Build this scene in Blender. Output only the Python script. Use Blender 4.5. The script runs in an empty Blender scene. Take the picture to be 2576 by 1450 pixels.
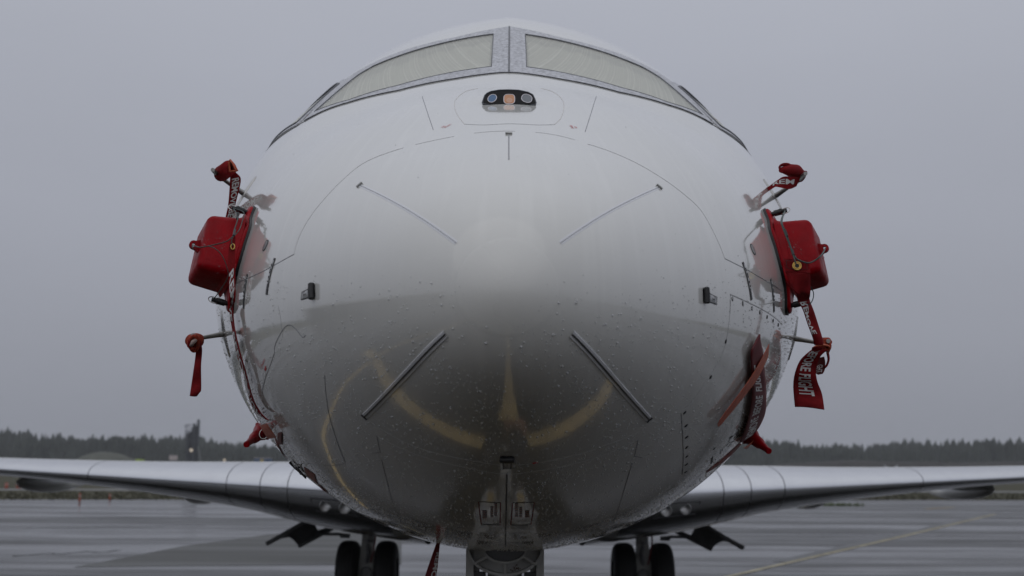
import bpy, bmesh, math, random
import numpy as np
from mathutils import Vector, Matrix
from mathutils.bvhtree import BVHTree

random.seed(7); RNG = np.random.default_rng(11)
R = math.radians
scene = bpy.context.scene
COL = scene.collection

# ------------------------------------------------------------------ camera
FPX, CAM_D, CAM_Z, PITCH, ROLL, CX = 3103.0, 2.75, 2.05, R(8.0), R(0.47), 1276.0
CAM = Vector((0, -CAM_D, CAM_Z))
_f = Vector((0, math.cos(PITCH), math.sin(PITCH))); _u0 = Vector((0, -math.sin(PITCH), math.cos(PITCH))); _r0 = Vector((1, 0, 0))
_r = _r0 * math.cos(ROLL) + _u0 * math.sin(ROLL); _u = -_r0 * math.sin(ROLL) + _u0 * math.cos(ROLL)
cd = bpy.data.cameras.new('camera'); cam = bpy.data.objects.new('camera', cd); COL.objects.link(cam)
M = Matrix.Identity(4)
for i in range(3):
    M[i][0] = _r[i]; M[i][1] = _u[i]; M[i][2] = -_f[i]; M[i][3] = CAM[i]
cam.matrix_world = M
cd.sensor_width = 36; cd.lens = 36 * FPX / 2576; cd.shift_x = (1288 - CX) / 2576
cd.clip_start = .05; cd.clip_end = 6000
cd.dof.use_dof = True; cd.dof.focus_distance = 4.35; cd.dof.aperture_fstop = 3.5
scene.camera = cam

# ------------------------------------------------------------------ overcast sky and sun
SUN_EL, SUN_AZ = R(45), R(190)
w = bpy.data.worlds.new('World'); scene.world = w; w.use_nodes = True
nt = w.node_tree; nt.nodes.clear()
def nd(t, kind, **kw):
    n = t.nodes.new(kind)
    for k, v in kw.items():
        if k == 'inp':
            for a, b in v.items(): n.inputs[a].default_value = b
        else: setattr(n, k, v)
    return n
out = nd(nt, 'ShaderNodeOutputWorld')
tc = nd(nt, 'ShaderNodeTexCoord'); sep = nd(nt, 'ShaderNodeSeparateXYZ'); nt.links.new(tc.outputs['Generated'], sep.inputs[0])
ramp = nd(nt, 'ShaderNodeValToRGB'); nt.links.new(sep.outputs['Z'], ramp.inputs[0])
cr = ramp.color_ramp; cr.interpolation = 'B_SPLINE'
cr.elements[0].position = 0.0; cr.elements[0].color = (.258, .271, .316, 1)
cr.elements[1].position = 1.0; cr.elements[1].color = (.60, .62, .675, 1)
for p, c in ((.10, (.30, .314, .362)), (.2, (.350, .367, .424)), (.35, (.410, .430, .495)), (.6, (.51, .53, .59))):
    e = cr.elements.new(p); e.color = (*c, 1)
mp = nd(nt, 'ShaderNodeMapping'); mp.inputs['Scale'].default_value = (1.2, 1.2, 3.5); nt.links.new(tc.outputs['Generated'], mp.inputs[0])
no = nd(nt, 'ShaderNodeTexNoise', inp={'Scale': 1.7, 'Detail': 4, 'Roughness': .5}); nt.links.new(mp.outputs[0], no.inputs['Vector'])
mr = nd(nt, 'ShaderNodeMapRange', inp={'From Min': .25, 'From Max': .75, 'To Min': .955, 'To Max': 1.035}); nt.links.new(no.outputs[0], mr.inputs[0])
mul = nd(nt, 'ShaderNodeVectorMath', operation='SCALE'); nt.links.new(ramp.outputs[0], mul.inputs[0]); nt.links.new(mr.outputs[0], mul.inputs['Scale'])
bg1 = nd(nt, 'ShaderNodeBackground', inp={'Strength': .97}); nt.links.new(mul.outputs[0], bg1.inputs[0])
sky = nd(nt, 'ShaderNodeTexSky', sky_type='NISHITA', sun_disc=False, sun_elevation=SUN_EL, sun_rotation=SUN_AZ, dust_density=6.0)
hs = nd(nt, 'ShaderNodeHueSaturation', inp={'Saturation': .15}); nt.links.new(sky.outputs[0], hs.inputs['Color'])
bg2 = nd(nt, 'ShaderNodeBackground', inp={'Strength': .003}); nt.links.new(hs.outputs[0], bg2.inputs[0])
add = nd(nt, 'ShaderNodeAddShader'); nt.links.new(bg1.outputs[0], add.inputs[0]); nt.links.new(bg2.outputs[0], add.inputs[1])
nt.links.new(add.outputs[0], out.inputs['Surface'])
sl = bpy.data.lights.new('sun', 'SUN'); sl.energy = .34; sl.angle = R(100); sl.color = (1, .965, .92)
so = bpy.data.objects.new('sun', sl); COL.objects.link(so); so.location = (0, 0, 60)
sdir = Vector((math.sin(SUN_AZ) * math.cos(SUN_EL), math.cos(SUN_AZ) * math.cos(SUN_EL), math.sin(SUN_EL)))
so.rotation_euler = sdir.to_track_quat('Z', 'Y').to_euler()
vs = scene.view_settings
vs.view_transform = 'Standard'; vs.look = 'None'; vs.exposure = 0; vs.gamma = 1; vs.use_curve_mapping = False
scene.cycles.use_denoising = True; scene.cycles.max_bounces = 8; scene.cycles.transparent_max_bounces = 16
scene.cycles.caustics_reflective = False; scene.cycles.caustics_refractive = False
scene.cycles.volume_bounces = 1

# ------------------------------------------------------------------ materials
MATS = {}
def mat(name, col, rough=.5, metal=0., spec=.5, noise=None, bump=None, rvar=None, emit=None, coat=0, trans=0, sheen=0, space='Object', col2=None):
    """noise=(scale, low, high): shade of colour; bump=(scale, distance[, detail]); rvar=(scale, rough2)"""
    m = bpy.data.materials.new(name); m.use_nodes = True; t = m.node_tree
    b = t.nodes['Principled BSDF']
    b.inputs['Base Color'].default_value = (*col, 1); b.inputs['Roughness'].default_value = rough
    b.inputs['Metallic'].default_value = metal; b.inputs['Specular IOR Level'].default_value = spec
    b.inputs['Coat Weight'].default_value = coat; b.inputs['Transmission Weight'].default_value = trans
    b.inputs['Sheen Weight'].default_value = sheen
    tc = nd(t, 'ShaderNodeTexCoord')
    def tex(sc, det=5):
        n = nd(t, 'ShaderNodeTexNoise', inp={'Detail': det, 'Roughness': .6})
        v = tc.outputs[space]
        if isinstance(sc, tuple):
            mp = nd(t, 'ShaderNodeMapping'); mp.inputs['Scale'].default_value = sc; t.links.new(v, mp.inputs[0]); v = mp.outputs[0]; sc = 1
        n.inputs['Scale'].default_value = sc; t.links.new(v, n.inputs['Vector']); return n
    if noise:
        n = tex(noise[0]); r = nd(t, 'ShaderNodeMapRange', inp={'From Min': .3, 'From Max': .7, 'To Min': 0, 'To Max': 1}); t.links.new(n.outputs[0], r.inputs[0])
        mx = nd(t, 'ShaderNodeMix', data_type='RGBA')
        a = tuple(c * noise[1] for c in col); bb = col2 or tuple(c * noise[2] for c in col)
        mx.inputs[6].default_value = (*a, 1); mx.inputs[7].default_value = (*bb, 1)
        t.links.new(r.outputs[0], mx.inputs[0]); t.links.new(mx.outputs[2], b.inputs['Base Color'])
    if rvar:
        n = tex(rvar[0], 4); r = nd(t, 'ShaderNodeMapRange', inp={'From Min': .35, 'From Max': .65, 'To Min': rough, 'To Max': rvar[1]}); t.links.new(n.outputs[0], r.inputs[0])
        t.links.new(r.outputs[0], b.inputs['Roughness'])
    if bump:
        n = tex(bump[0], bump[2] if len(bump) > 2 else 3); bp = nd(t, 'ShaderNodeBump', inp={'Strength': 1, 'Distance': bump[1]})
        t.links.new(n.outputs[0], bp.inputs['Height']); t.links.new(bp.outputs[0], b.inputs['Normal'])
    if emit:
        b.inputs['Emission Color'].default_value = (*emit[0], 1); b.inputs['Emission Strength'].default_value = emit[1]
    MATS[name] = m; return m

def paint_mat(name, col, rough, ior, coat, streaks=True, crough=.02):
    """glossy white enamel with a film of rain; rivulets follow the 'flow' map that fans down from the crown"""
    m = bpy.data.materials.new(name); m.use_nodes = True; t = m.node_tree; b = t.nodes['Principled BSDF']
    b.inputs['IOR'].default_value = ior; b.inputs['Coat Weight'].default_value = coat; b.inputs['Coat Roughness'].default_value = crough; b.inputs['Coat IOR'].default_value = 1.5
    tc = nd(t, 'ShaderNodeTexCoord'); uv = nd(t, 'ShaderNodeUVMap', uv_map='flow')
    def tex(vec, sc, det, mapsc=None):
        if mapsc:
            mp = nd(t, 'ShaderNodeMapping'); mp.inputs['Scale'].default_value = mapsc; t.links.new(vec, mp.inputs[0]); vec = mp.outputs[0]
        n = nd(t, 'ShaderNodeTexNoise', inp={'Scale': sc, 'Detail': det, 'Roughness': .6}); t.links.new(vec, n.inputs['Vector']); return n.outputs[0]
    def rng(v, a, b_, c, d):
        r = nd(t, 'ShaderNodeMapRange', inp={'From Min': a, 'From Max': b_, 'To Min': c, 'To Max': d}); t.links.new(v, r.inputs[0]); return r.outputs[0]
    wide = tex(tc.outputs['Object'], 3.0, 4); micro = tex(tc.outputs['Object'], 170, 2); streak = tex(uv.outputs[0], 1, 3, (70, 1.6, 1)); lump = tex(tc.outputs['Object'], 1.3, 2)
    shade = nd(t, 'ShaderNodeMath', operation='MULTIPLY'); t.links.new(rng(wide, .3, .7, .97, 1.0), shade.inputs[0]); t.links.new(rng(streak, .52, .72, .975, 1.03) if streaks else rng(wide, 0, 1, 1, 1), shade.inputs[1])
    sc = nd(t, 'ShaderNodeVectorMath', operation='SCALE'); sc.inputs[0].default_value = col; t.links.new(shade.outputs[0], sc.inputs['Scale']); t.links.new(sc.outputs[0], b.inputs['Base Color'])
    t.links.new(rng(wide, .35, .65, rough, rough * 1.6), b.inputs['Roughness'])
    b1 = nd(t, 'ShaderNodeBump', inp={'Strength': 1, 'Distance': .003}); t.links.new(lump, b1.inputs['Height'])
    b2 = nd(t, 'ShaderNodeBump', inp={'Strength': 1, 'Distance': .00010}); t.links.new(micro, b2.inputs['Height']); t.links.new(b1.outputs[0], b2.inputs['Normal'])
    b3 = nd(t, 'ShaderNodeBump', inp={'Strength': 1, 'Distance': .0006 if streaks else 0}); t.links.new(streak, b3.inputs['Height']); t.links.new(b2.outputs[0], b3.inputs['Normal'])
    t.links.new(b3.outputs[0], b.inputs['Normal']); t.links.new(b1.outputs[0], b.inputs['Coat Normal'])
    return m
PW_ = (.71, .71, .683)
PAINT = paint_mat('white_paint', PW_, .06, 1.55, .65)
WINGPAINT = paint_mat('wing_paint', PW_, .10, 1.5, .3, False)
RADOME = paint_mat('radome_paint', PW_, .07, 1.55, .65, crough=.03)
BOOT = paint_mat('erosion_boot', PW_, .22, 1.55, .5, False, .22)
STRIP = mat('strip_base', (.73, .74, .77), .15)
SEAM = mat('seam_sealant', (.13, .135, .15), .6, noise=(60, .5, 1.9))
SEAMW = mat('pale_seam', (.64, .61, .575), .3)
SEAML = mat('light_seam', (.42, .43, .44), .4)
DARK = mat('black_rubber', (.012, .012, .014), .45)
METAL = mat('polished_alloy', (.82, .83, .85), .16, 1.0, noise=(3, .95, 1.0), rvar=(20, .24))
GREYM = mat('bare_metal', (.30, .30, .29), .35, .85, noise=(40, .6, 1.1))
FRAME = mat('window_frame_metal', (.60, .61, .65), .40, .15, noise=((70, 22, 70), .55, 1.12), bump=(90, .002))
GASKET = mat('window_gasket', (.13, .135, .15), .5)
RED = mat('red_moulded_plastic', (.30, .0015, .007), .34, spec=.14, noise=(9, .72, 1.12), bump=(60, .0012), rvar=(22, .6))
REDCLOTH = mat('red_webbing', (.21, .011, .014), .8, spec=.12, noise=(30, .75, 1.15), bump=(260, .001))
ORANGE = mat('orange_tape', (.44, .085, .035), .45, spec=.4, noise=(35, .75, 1.15), bump=(60, .002))
ORNET = mat('orange_net_cloth', (.36, .040, .014), .8, noise=(120, .45, 1.2), bump=(160, .003))
REDTAPE = mat('red_tape', (.25, .022, .012), .45, noise=(30, .5, 1.2))
WHITEPRINT = mat('white_print', (.66, .66, .66), .7, noise=(80, .85, 1.05))
REDPRINT = mat('red_print', (.48, .035, .04), .6)
DREDPRINT = mat('dark_red_print', (.16, .018, .02), .6)
BLACKPRINT = mat('black_print', (.02, .02, .022), .6)
BRASS = mat('brass_grommet', (.70, .46, .14), .28, 1.0)
CABLE = mat('lanyard_cable', (.03, .055, .05), .5)
STEEL = mat('steel_ring', (.55, .54, .52), .25, 1.0)
TYRE = mat('tyre_rubber', (.012, .012, .013), .7, noise=(25, .7, 1.3))
GEARW = mat('gear_enamel', (.38, .383, .372), .38, noise=(16, .80, 1.05), bump=(40, .0015))
GEARG = mat('gear_grey', (.20, .205, .215), .45, noise=(20, .7, 1.2))
HUB = mat('wheel_hub', (.28, .28, .29), .4, .5)
SHADEM = mat('sunshade_fabric', (.86, .85, .77), .9, noise=(6, .95, 1.03))
CABIN = mat('cabin_lining', (.09, .075, .058), .9)
FORESTM = mat('forest_foliage', (.040, .047, .038), .95, spec=.1, noise=(.08, .6, 1.35))
GRASSM = mat('grass', (.070, .072, .042), .95, spec=.1, noise=((.25, 1.2, 1), .6, 1.0), col2=(.105, .098, .068))
SOIL = mat('dark_soil', (.045, .042, .040), .95, noise=(.3, .7, 1.2))
MOUNDM = mat('pale_gravel', (.105, .11, .092), .95, noise=(.5, .8, 1.15))
YELLOW = mat('yellow_line_paint', (.56, .40, .16), .45, noise=((6, 6, 1), .55, 1.05), rvar=(5, .7))
ROADM = mat('road_asphalt', (.20, .20, .195), .7, noise=(.4, .85, 1.1))
TOWERM = mat('tower_steel', (.085, .092, .108), .7, noise=(1, .7, 1.2))
BLUE = mat('blue_container_paint', (.06, .11, .21), .5, noise=(2, .8, 1.1))
HIVIS = mat('yellow_green_paint', (.42, .58, .06), .6)
POSTM = mat('orange_post_plastic', (.36, .085, .045), .6)
PALE = mat('pale_panel', (.50, .44, .44), .6)
LAMPON = mat('lit_lamp', (.9, .8, .65), .5, emit=((1.0, .80, .62), .28))
HANGM = mat('hangar_sheeting', (.07, .074, .078), .6, noise=((.05, .4, .4), .85, 1.1))
CHROME = mat('lamp_reflector', (.48, .48, .48), .3, 1.0, bump=(50, .012))

def windshield_mat():
    m = bpy.data.materials.new('windshield_glass'); m.use_nodes = True; t = m.node_tree; t.nodes.clear()
    o = nd(t, 'ShaderNodeOutputMaterial'); tr = nd(t, 'ShaderNodeBsdfTransparent', inp={'Color': (.93, .945, .90, 1)})
    gl = nd(t, 'ShaderNodeBsdfGlossy', inp={'Color': (.88, .90, .84, 1), 'Roughness': .10}); df = nd(t, 'ShaderNodeBsdfDiffuse', inp={'Color': (.76, .76, .70, 1)})
    fr = nd(t, 'ShaderNodeFresnel', inp={'IOR': 1.9}); mx = nd(t, 'ShaderNodeMixShader'); mx2 = nd(t, 'ShaderNodeMixShader')
    tc = nd(t, 'ShaderNodeTexCoord'); uv = nd(t, 'ShaderNodeUVMap', uv_map='flow'); n = nd(t, 'ShaderNodeTexNoise', inp={'Scale': 120, 'Detail': 3}); t.links.new(tc.outputs['Object'], n.inputs['Vector'])
    mp = nd(t, 'ShaderNodeMapping'); mp.inputs['Scale'].default_value = (38, .45, 1); t.links.new(uv.outputs[0], mp.inputs[0])
    st = nd(t, 'ShaderNodeTexNoise', inp={'Scale': 1, 'Detail': 2, 'Roughness': .6}); t.links.new(mp.outputs[0], st.inputs['Vector'])
    r = nd(t, 'ShaderNodeMapRange', inp={'From Min': .50, 'From Max': .72, 'To Min': .46, 'To Max': .64}); t.links.new(st.outputs[0], r.inputs[0])
    bp = nd(t, 'ShaderNodeBump', inp={'Strength': 1, 'Distance': .0016}); t.links.new(n.outputs[0], bp.inputs['Height']); t.links.new(bp.outputs[0], gl.inputs['Normal'])
    t.links.new(fr.outputs[0], mx.inputs[0]); t.links.new(tr.outputs[0], mx.inputs[1]); t.links.new(gl.outputs[0], mx.inputs[2])
    t.links.new(r.outputs[0], mx2.inputs[0]); t.links.new(mx.outputs[0], mx2.inputs[1]); t.links.new(df.outputs[0], mx2.inputs[2]); t.links.new(mx2.outputs[0], o.inputs[0])
    return m
GLASS = windshield_mat()
def water_mat(name='rain_water', milk=.50):
    """a bead of water: clear, mirror-like at its rim, with white mixed in to stand for the sky light it gathers"""
    m = bpy.data.materials.new(name); m.use_nodes = True; t = m.node_tree; t.nodes.clear()
    o = nd(t, 'ShaderNodeOutputMaterial'); tr = nd(t, 'ShaderNodeBsdfTransparent', inp={'Color': (1, 1, 1, 1)}); df = nd(t, 'ShaderNodeBsdfDiffuse', inp={'Color': (.80, .82, .84, 1)})
    gl = nd(t, 'ShaderNodeBsdfGlossy', inp={'Color': (1, 1, 1, 1), 'Roughness': .03}); m0 = nd(t, 'ShaderNodeMixShader', inp={0: milk})
    fr = nd(t, 'ShaderNodeFresnel', inp={'IOR': 1.3}); mx = nd(t, 'ShaderNodeMixShader')
    t.links.new(tr.outputs[0], m0.inputs[1]); t.links.new(df.outputs[0], m0.inputs[2])
    t.links.new(fr.outputs[0], mx.inputs[0]); t.links.new(m0.outputs[0], mx.inputs[1]); t.links.new(gl.outputs[0], mx.inputs[2]); t.links.new(mx.outputs[0], o.inputs[0])
    return m
WATER = water_mat(); WATERC = water_mat('clear_rain_water', .10)

def apron_mat():
    m = bpy.data.materials.new('wet_apron_asphalt'); m.use_nodes = True; t = m.node_tree; b = t.nodes['Principled BSDF']
    tc = nd(t, 'ShaderNodeTexCoord')
    def tex(sc, det, rough=.55, w=0):
        mp = nd(t, 'ShaderNodeMapping'); mp.inputs['Scale'].default_value = sc; mp.inputs['Location'].default_value = (w, w * 2, 0)
        mp.inputs['Rotation'].default_value = (0, 0, R(-3))
        t.links.new(tc.outputs['Object'], mp.inputs[0]); n = nd(t, 'ShaderNodeTexNoise', inp={'Scale': 1, 'Detail': det, 'Roughness': rough}); t.links.new(mp.outputs[0], n.inputs['Vector']); return n
    big = tex((.022, .30, 1), 5); fine = tex((14, 14, 1), 4); mid = tex((.25, .9, 1), 4, w=3)
    s = nd(t, 'ShaderNodeMath', operation='MULTIPLY_ADD', inp={1: .45}); t.links.new(mid.outputs[0], s.inputs[0]); t.links.new(big.outputs[0], s.inputs[2])
    wet = nd(t, 'ShaderNodeMapRange', inp={'From Min': .60, 'From Max': .84, 'To Min': 0, 'To Max': 1}); t.links.new(s.outputs[0], wet.inputs[0])
    ro = nd(t, 'ShaderNodeMapRange', inp={'From Min': 0, 'From Max': 1, 'To Min': .42, 'To Max': .10}); t.links.new(wet.outputs[0], ro.inputs[0]); t.links.new(ro.outputs[0], b.inputs['Roughness'])
    mx = nd(t, 'ShaderNodeMix', data_type='RGBA'); mx.inputs[6].default_value = (.0205, .0200, .0188, 1); mx.inputs[7].default_value = (.0148, .0146, .0142, 1); t.links.new(wet.outputs[0], mx.inputs[0])
    sp = nd(t, 'ShaderNodeMapRange', inp={'From Min': .3, 'From Max': .7, 'To Min': .75, 'To Max': 1.25}); t.links.new(fine.outputs[0], sp.inputs[0])
    sc = nd(t, 'ShaderNodeVectorMath', operation='SCALE'); t.links.new(mx.outputs[2], sc.inputs[0]); t.links.new(sp.outputs[0], sc.inputs['Scale']); t.links.new(sc.outputs[0], b.inputs['Base Color'])
    bd = nd(t, 'ShaderNodeMapRange', inp={'From Min': 0, 'From Max': 1, 'To Min': .006, 'To Max': .0008}); t.links.new(wet.outputs[0], bd.inputs[0])
    bp = nd(t, 'ShaderNodeBump', inp={'Strength': .6}); t.links.new(bd.outputs[0], bp.inputs['Distance']); t.links.new(fine.outputs[0], bp.inputs['Height']); t.links.new(bp.outputs[0], b.inputs['Normal'])
    return m
APRON = apron_mat(); APRON.node_tree.nodes['Principled BSDF'].inputs['Specular IOR Level'].default_value = .25
PATCHM = mat('dull_asphalt_patch', (.052, .053, .047), .40, spec=.3, noise=((.3, 2, 1), .75, 1.2), bump=(14, .006), rvar=((.1, .9, 1), .55))

# ------------------------------------------------------------------ mesh helpers
class MB:
    def __init__(s): s.v = []; s.f = []
    def add(s, vs, fs):
        o = len(s.v); s.v += [tuple(p) for p in vs]; s.f += [tuple(i + o for i in q) for q in fs]; return s
    def box(s, c, h, mtx=None, taper=1.0):
        c = Vector(c); P = []
        for z in (-1, 1):
            k = taper if z > 0 else 1
            for x, y in ((-1, -1), (1, -1), (1, 1), (-1, 1)):
                p = Vector((x * h[0] * k, y * h[1] * k, z * h[2])); P.append(c + (mtx @ p if mtx else p))
        return s.add(P, [(3, 2, 1, 0), (4, 5, 6, 7), (0, 1, 5, 4), (1, 2, 6, 5), (2, 3, 7, 6), (3, 0, 4, 7)])
    def tube(s, pts, rad, n=8, cap=True, flat=1.0):
        pts = [Vector(p) for p in pts]; rad = rad if isinstance(rad, (list, tuple)) else [rad] * len(pts)
        rings = []; up = None
        for i, p in enumerate(pts):
            d = (pts[min(i + 1, len(pts) - 1)] - pts[max(i - 1, 0)]); d = d.normalized() if d.length > 1e-9 else Vector((0, 0, 1))
            if up is None: up = d.orthogonal().normalized()
            up = (up - d * up.dot(d)); up = up.normalized() if up.length > 1e-6 else d.orthogonal().normalized()
            sd = d.cross(up); rings.append([p + up * math.cos(a) * rad[i] + sd * math.sin(a) * rad[i] * flat for a in [2 * math.pi * k / n for k in range(n)]])
        V = [q for r in rings for q in r]; F = []
        for i in range(len(pts) - 1):
            for k in range(n): F.append((i * n + k, i * n + (k + 1) % n, (i + 1) * n + (k + 1) % n, (i + 1) * n + k))
        if cap: F += [tuple(range(n))[::-1], tuple((len(pts) - 1) * n + k for k in range(n))]
        return s.add(V, F)
    def lathe(s, prof, c, axis, n=32):
        """prof: (distance along axis, radius)"""
        c = Vector(c); ax = Vector(axis).normalized(); a = ax.orthogonal().normalized(); b = ax.cross(a)
        V = [c + ax * h + (a * math.cos(t) + b * math.sin(t)) * r for h, r in prof for t in [2 * math.pi * k / n for k in range(n)]]
        F = []
        for i in range(len(prof) - 1):
            for k in range(n): F.append((i * n + k, i * n + (k + 1) % n, (i + 1) * n + (k + 1) % n, (i + 1) * n + k))
        return s.add(V, F)
    def prism(s, poly, c, ex, ey, ez, depth):
        """flat outline (u,v) extruded along ez"""
        c, ex, ey, ez = Vector(c), Vector(ex), Vector(ey), Vector(ez); n = len(poly)
        V = [c + ex * u + ey * v for u, v in poly] + [c + ex * u + ey * v + ez * depth for u, v in poly]
        return s.add(V, [tuple(range(n))[::-1], tuple(range(n, 2 * n))] + [(i, (i + 1) % n, n + (i + 1) % n, n + i) for i in range(n)])
    def build(s, name, m, parent=None, smooth=False, label=None, kind=None, recalc=True, weld=False):
        me = bpy.data.meshes.new(name); me.from_pydata([tuple(p) for p in s.v], [], s.f)
        if recalc or weld:
            bm = bmesh.new(); bm.from_mesh(me)
            if weld: bmesh.ops.remove_doubles(bm, verts=bm.verts, dist=1e-5)
            bmesh.ops.recalc_face_normals(bm, faces=bm.faces); bm.to_mesh(me); bm.free()
        me.materials.append(m)
        if smooth:
            me.polygons.foreach_set('use_smooth', [True] * len(me.polygons))
            if smooth != 'all': me.set_sharp_from_angle(angle=R(40))
        me.update()
        o = bpy.data.objects.new(name, me); COL.objects.link(o)
        if parent: o.parent = parent
        if label: o['label'] = label
        if kind: o['kind'] = kind
        return o
def tag(o, label, cat, group=None, kind=None):
    o['label'] = label
    if cat: o['category'] = cat
    if group: o['group'] = group
    if kind: o['kind'] = kind
    return o
def empty(name, loc=(0, 0, 0)):
    o = bpy.data.objects.new(name, None); COL.objects.link(o); return o     # kept at the world origin: parts are built in place
def adopt(root, loc):
    """move a thing's empty to its base without moving its parts"""
    root.location = loc
    for c in root.children: c.matrix_parent_inverse = Matrix.Translation(-Vector(loc))

def ray_dir(kx, ky):
    x = (kx - CX) / FPX; y = -(ky - 725) / FPX
    return (_f + _r * x + _u * y)
def at(kx, ky, Y):
    d = ray_dir(kx, ky); return CAM + d * ((Y + CAM_D) / d.y)
def ground(kx, ky, z=0):
    d = ray_dir(kx, ky); return CAM + d * ((z - CAM_Z) / d.z)

# ------------------------------------------------------------------ fuselage surface
def pchip(xs, ys):
    xs = np.array(xs, float); ys = np.array(ys, float); h = np.diff(xs); d = np.diff(ys) / h; m = np.zeros_like(xs)
    for i in range(1, len(xs) - 1):
        if d[i - 1] * d[i] > 0:
            w1 = 2 * h[i] + h[i - 1]; w2 = h[i] + 2 * h[i - 1]; m[i] = (w1 + w2) / (w1 / d[i - 1] + w2 / d[i])
    m[0] = d[0]; m[-1] = d[-1]
    def F(x):
        x = np.clip(x, xs[0], xs[-1]); i = np.clip(np.searchsorted(xs, x) - 1, 0, len(xs) - 2); t = (x - xs[i]) / h[i]
        return (2*t**3-3*t**2+1)*ys[i]+(t**3-2*t**2+t)*h[i]*m[i]+(-2*t**3+3*t**2)*ys[i+1]+(t**3-t**2)*h[i]*m[i+1]
    return F
TIPZ = 2.44
PY = [0, .02, .08, .2, .4, .8, 1.2, 1.6, 1.9, 2.3, 2.7, 3.1, 3.6, 4.2, 5.0, 20, 24, 29]
PW = [0, .085, .175, .285, .42, .65, .85, 1.005, 1.105, 1.21, 1.275, 1.315, 1.34, 1.355, 1.355, 1.355, 1.2, .3]
PT = [2.44, 2.525, 2.615, 2.715, 2.83, 3.02, 3.21, 3.405, 3.55, 3.79, 4.03, 4.225, 4.38, 4.45, 4.47, 4.47, 4.45, 4.2]
PB = [2.44, 2.36, 2.28, 2.205, 2.125, 2.0, 1.895, 1.808, 1.755, 1.70, 1.66, 1.635, 1.62, 1.612, 1.61, 1.61, 2.1, 3.4]
PZ = [2.44, 2.44, 2.44, 2.45, 2.47, 2.52, 2.58, 2.65, 2.71, 2.80, 2.89, 2.96, 3.01, 3.04, 3.05, 3.05, 3.3, 3.8]
SG = np.linspace(0, math.sqrt(29), 3000); DS = SG[1]
def smooth_prof(vals, odd):
    g = pchip(np.sqrt(PY), vals)(SG) - (0 if odd == 0 else TIPZ); k = 24
    ker = np.exp(-.5 * (np.arange(-3 * k, 3 * k + 1) / k) ** 2); ker /= ker.sum()
    left = -g[1:3 * k + 1][::-1] if odd in (0, 1) else g[1:3 * k + 1][::-1]
    ext = np.concatenate([left, g, np.full(3 * k, g[-1])])
    r = np.convolve(ext, ker, 'valid') + (0 if odd == 0 else TIPZ)
    return lambda q: np.interp(q, SG, r)
fW, fT, fB, fZ = smooth_prof(PW, 0), smooth_prof(PT, 1), smooth_prof(PB, 1), smooth_prof(PZ, 2)
def surf(y, th):
    y = np.asarray(y, float); th = np.asarray(th, float); q = np.sqrt(np.maximum(y, 0)); W_, T_, B_, Z_ = fW(q), fT(q), fB(q), fZ(q)
    a = .15 * np.exp(-((y - 2.45) / .95) ** 4); c = np.cos(th); s = np.sin(th); ab = np.sqrt(s * s + (.12 / (1 + np.exp(np.minimum((y - 1.86) / .035, 60)))) ** 2)
    k = 1 - .016 * np.exp(-((np.abs(th) - .80) / .26) ** 2) * np.exp(-((y - 2.85) / .6) ** 4)
    cc = (c - a * ab * (1 - ab)) * k
    sm = lambda v: (lambda q: q * q * (3 - 2 * q))(np.clip(v, 0, 1))
    X_ = W_ * s * k; bump = .007 * sm((y - 1.225) / .12) * sm((1.64 - y) / .34) * np.cos(np.pi / 2 * np.minimum(np.abs(X_) / .27, 1)) ** 2
    return np.stack(np.broadcast_arrays(X_, y, np.where(c > 0, Z_ + (T_ - Z_) * cc + bump, Z_ + (Z_ - B_) * c)), -1)
def surf_n(y, th):
    e = 1e-3; y = np.asarray(y, float); th = np.asarray(th, float)
    dy = surf(y + e, th) - surf(np.maximum(y - e, 1e-6), th); dt = surf(y, th + e) - surf(y, th - e)
    n = np.cross(dt, dy); n /= np.linalg.norm(n, axis=-1, keepdims=True) + 1e-12
    P = surf(y, th); c = P.copy(); c[..., 0] = 0; c[..., 2] = fZ(np.sqrt(y)); sg = np.where((n * (P - c)).sum(-1) < 0, -1., 1.)
    return n * sg[..., None]
def S(y, thdeg, off=0.):
    y = np.asarray(y, float); th = np.radians(np.asarray(thdeg, float)); y, th = np.broadcast_arrays(y, th)
    return surf(y, th) + surf_n(y, th) * off

NTH = 360
SEAM_Y = .775
st_front = np.linspace(.012, math.sqrt(SEAM_Y), 110) ** 2
st_rear = np.concatenate([np.linspace(math.sqrt(SEAM_Y), math.sqrt(4.6), 165) ** 2, np.linspace(4.9, 29, 40)])
TH = np.linspace(-math.pi, math.pi, NTH, endpoint=False)
def loft_quads(ny, nt): return [(i * nt + k, i * nt + (k + 1) % nt, (i + 1) * nt + (k + 1) % nt, (i + 1) * nt + k) for i in range(ny - 1) for k in range(nt)]
PANE = [(2.568, 3.2), (2.60, 15), (2.638, 23.8), (2.675, 29), (2.66, 32.6), (2.60, 35.2), (2.39, 43.3), (2.26, 38.5), (2.155, 33.8), (2.052, 22.8), (2.03, 13), (2.012, 3.5)]
SIDE = [(2.78, 38.2), (2.47, 48.6), (2.75, 56), (3.02, 62), (3.22, 58), (3.27, 50), (3.12, 43.5), (2.95, 39.5)]
def inside(poly, y, t):
    r = False; n = len(poly)
    for i in range(n):
        (y1, t1), (y2, t2) = poly[i], poly[i - 1]
        if (t1 > t) != (t2 > t) and y < (y2 - y1) * (t - t1) / (t2 - t1) + y1: r = not r
    return r

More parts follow.
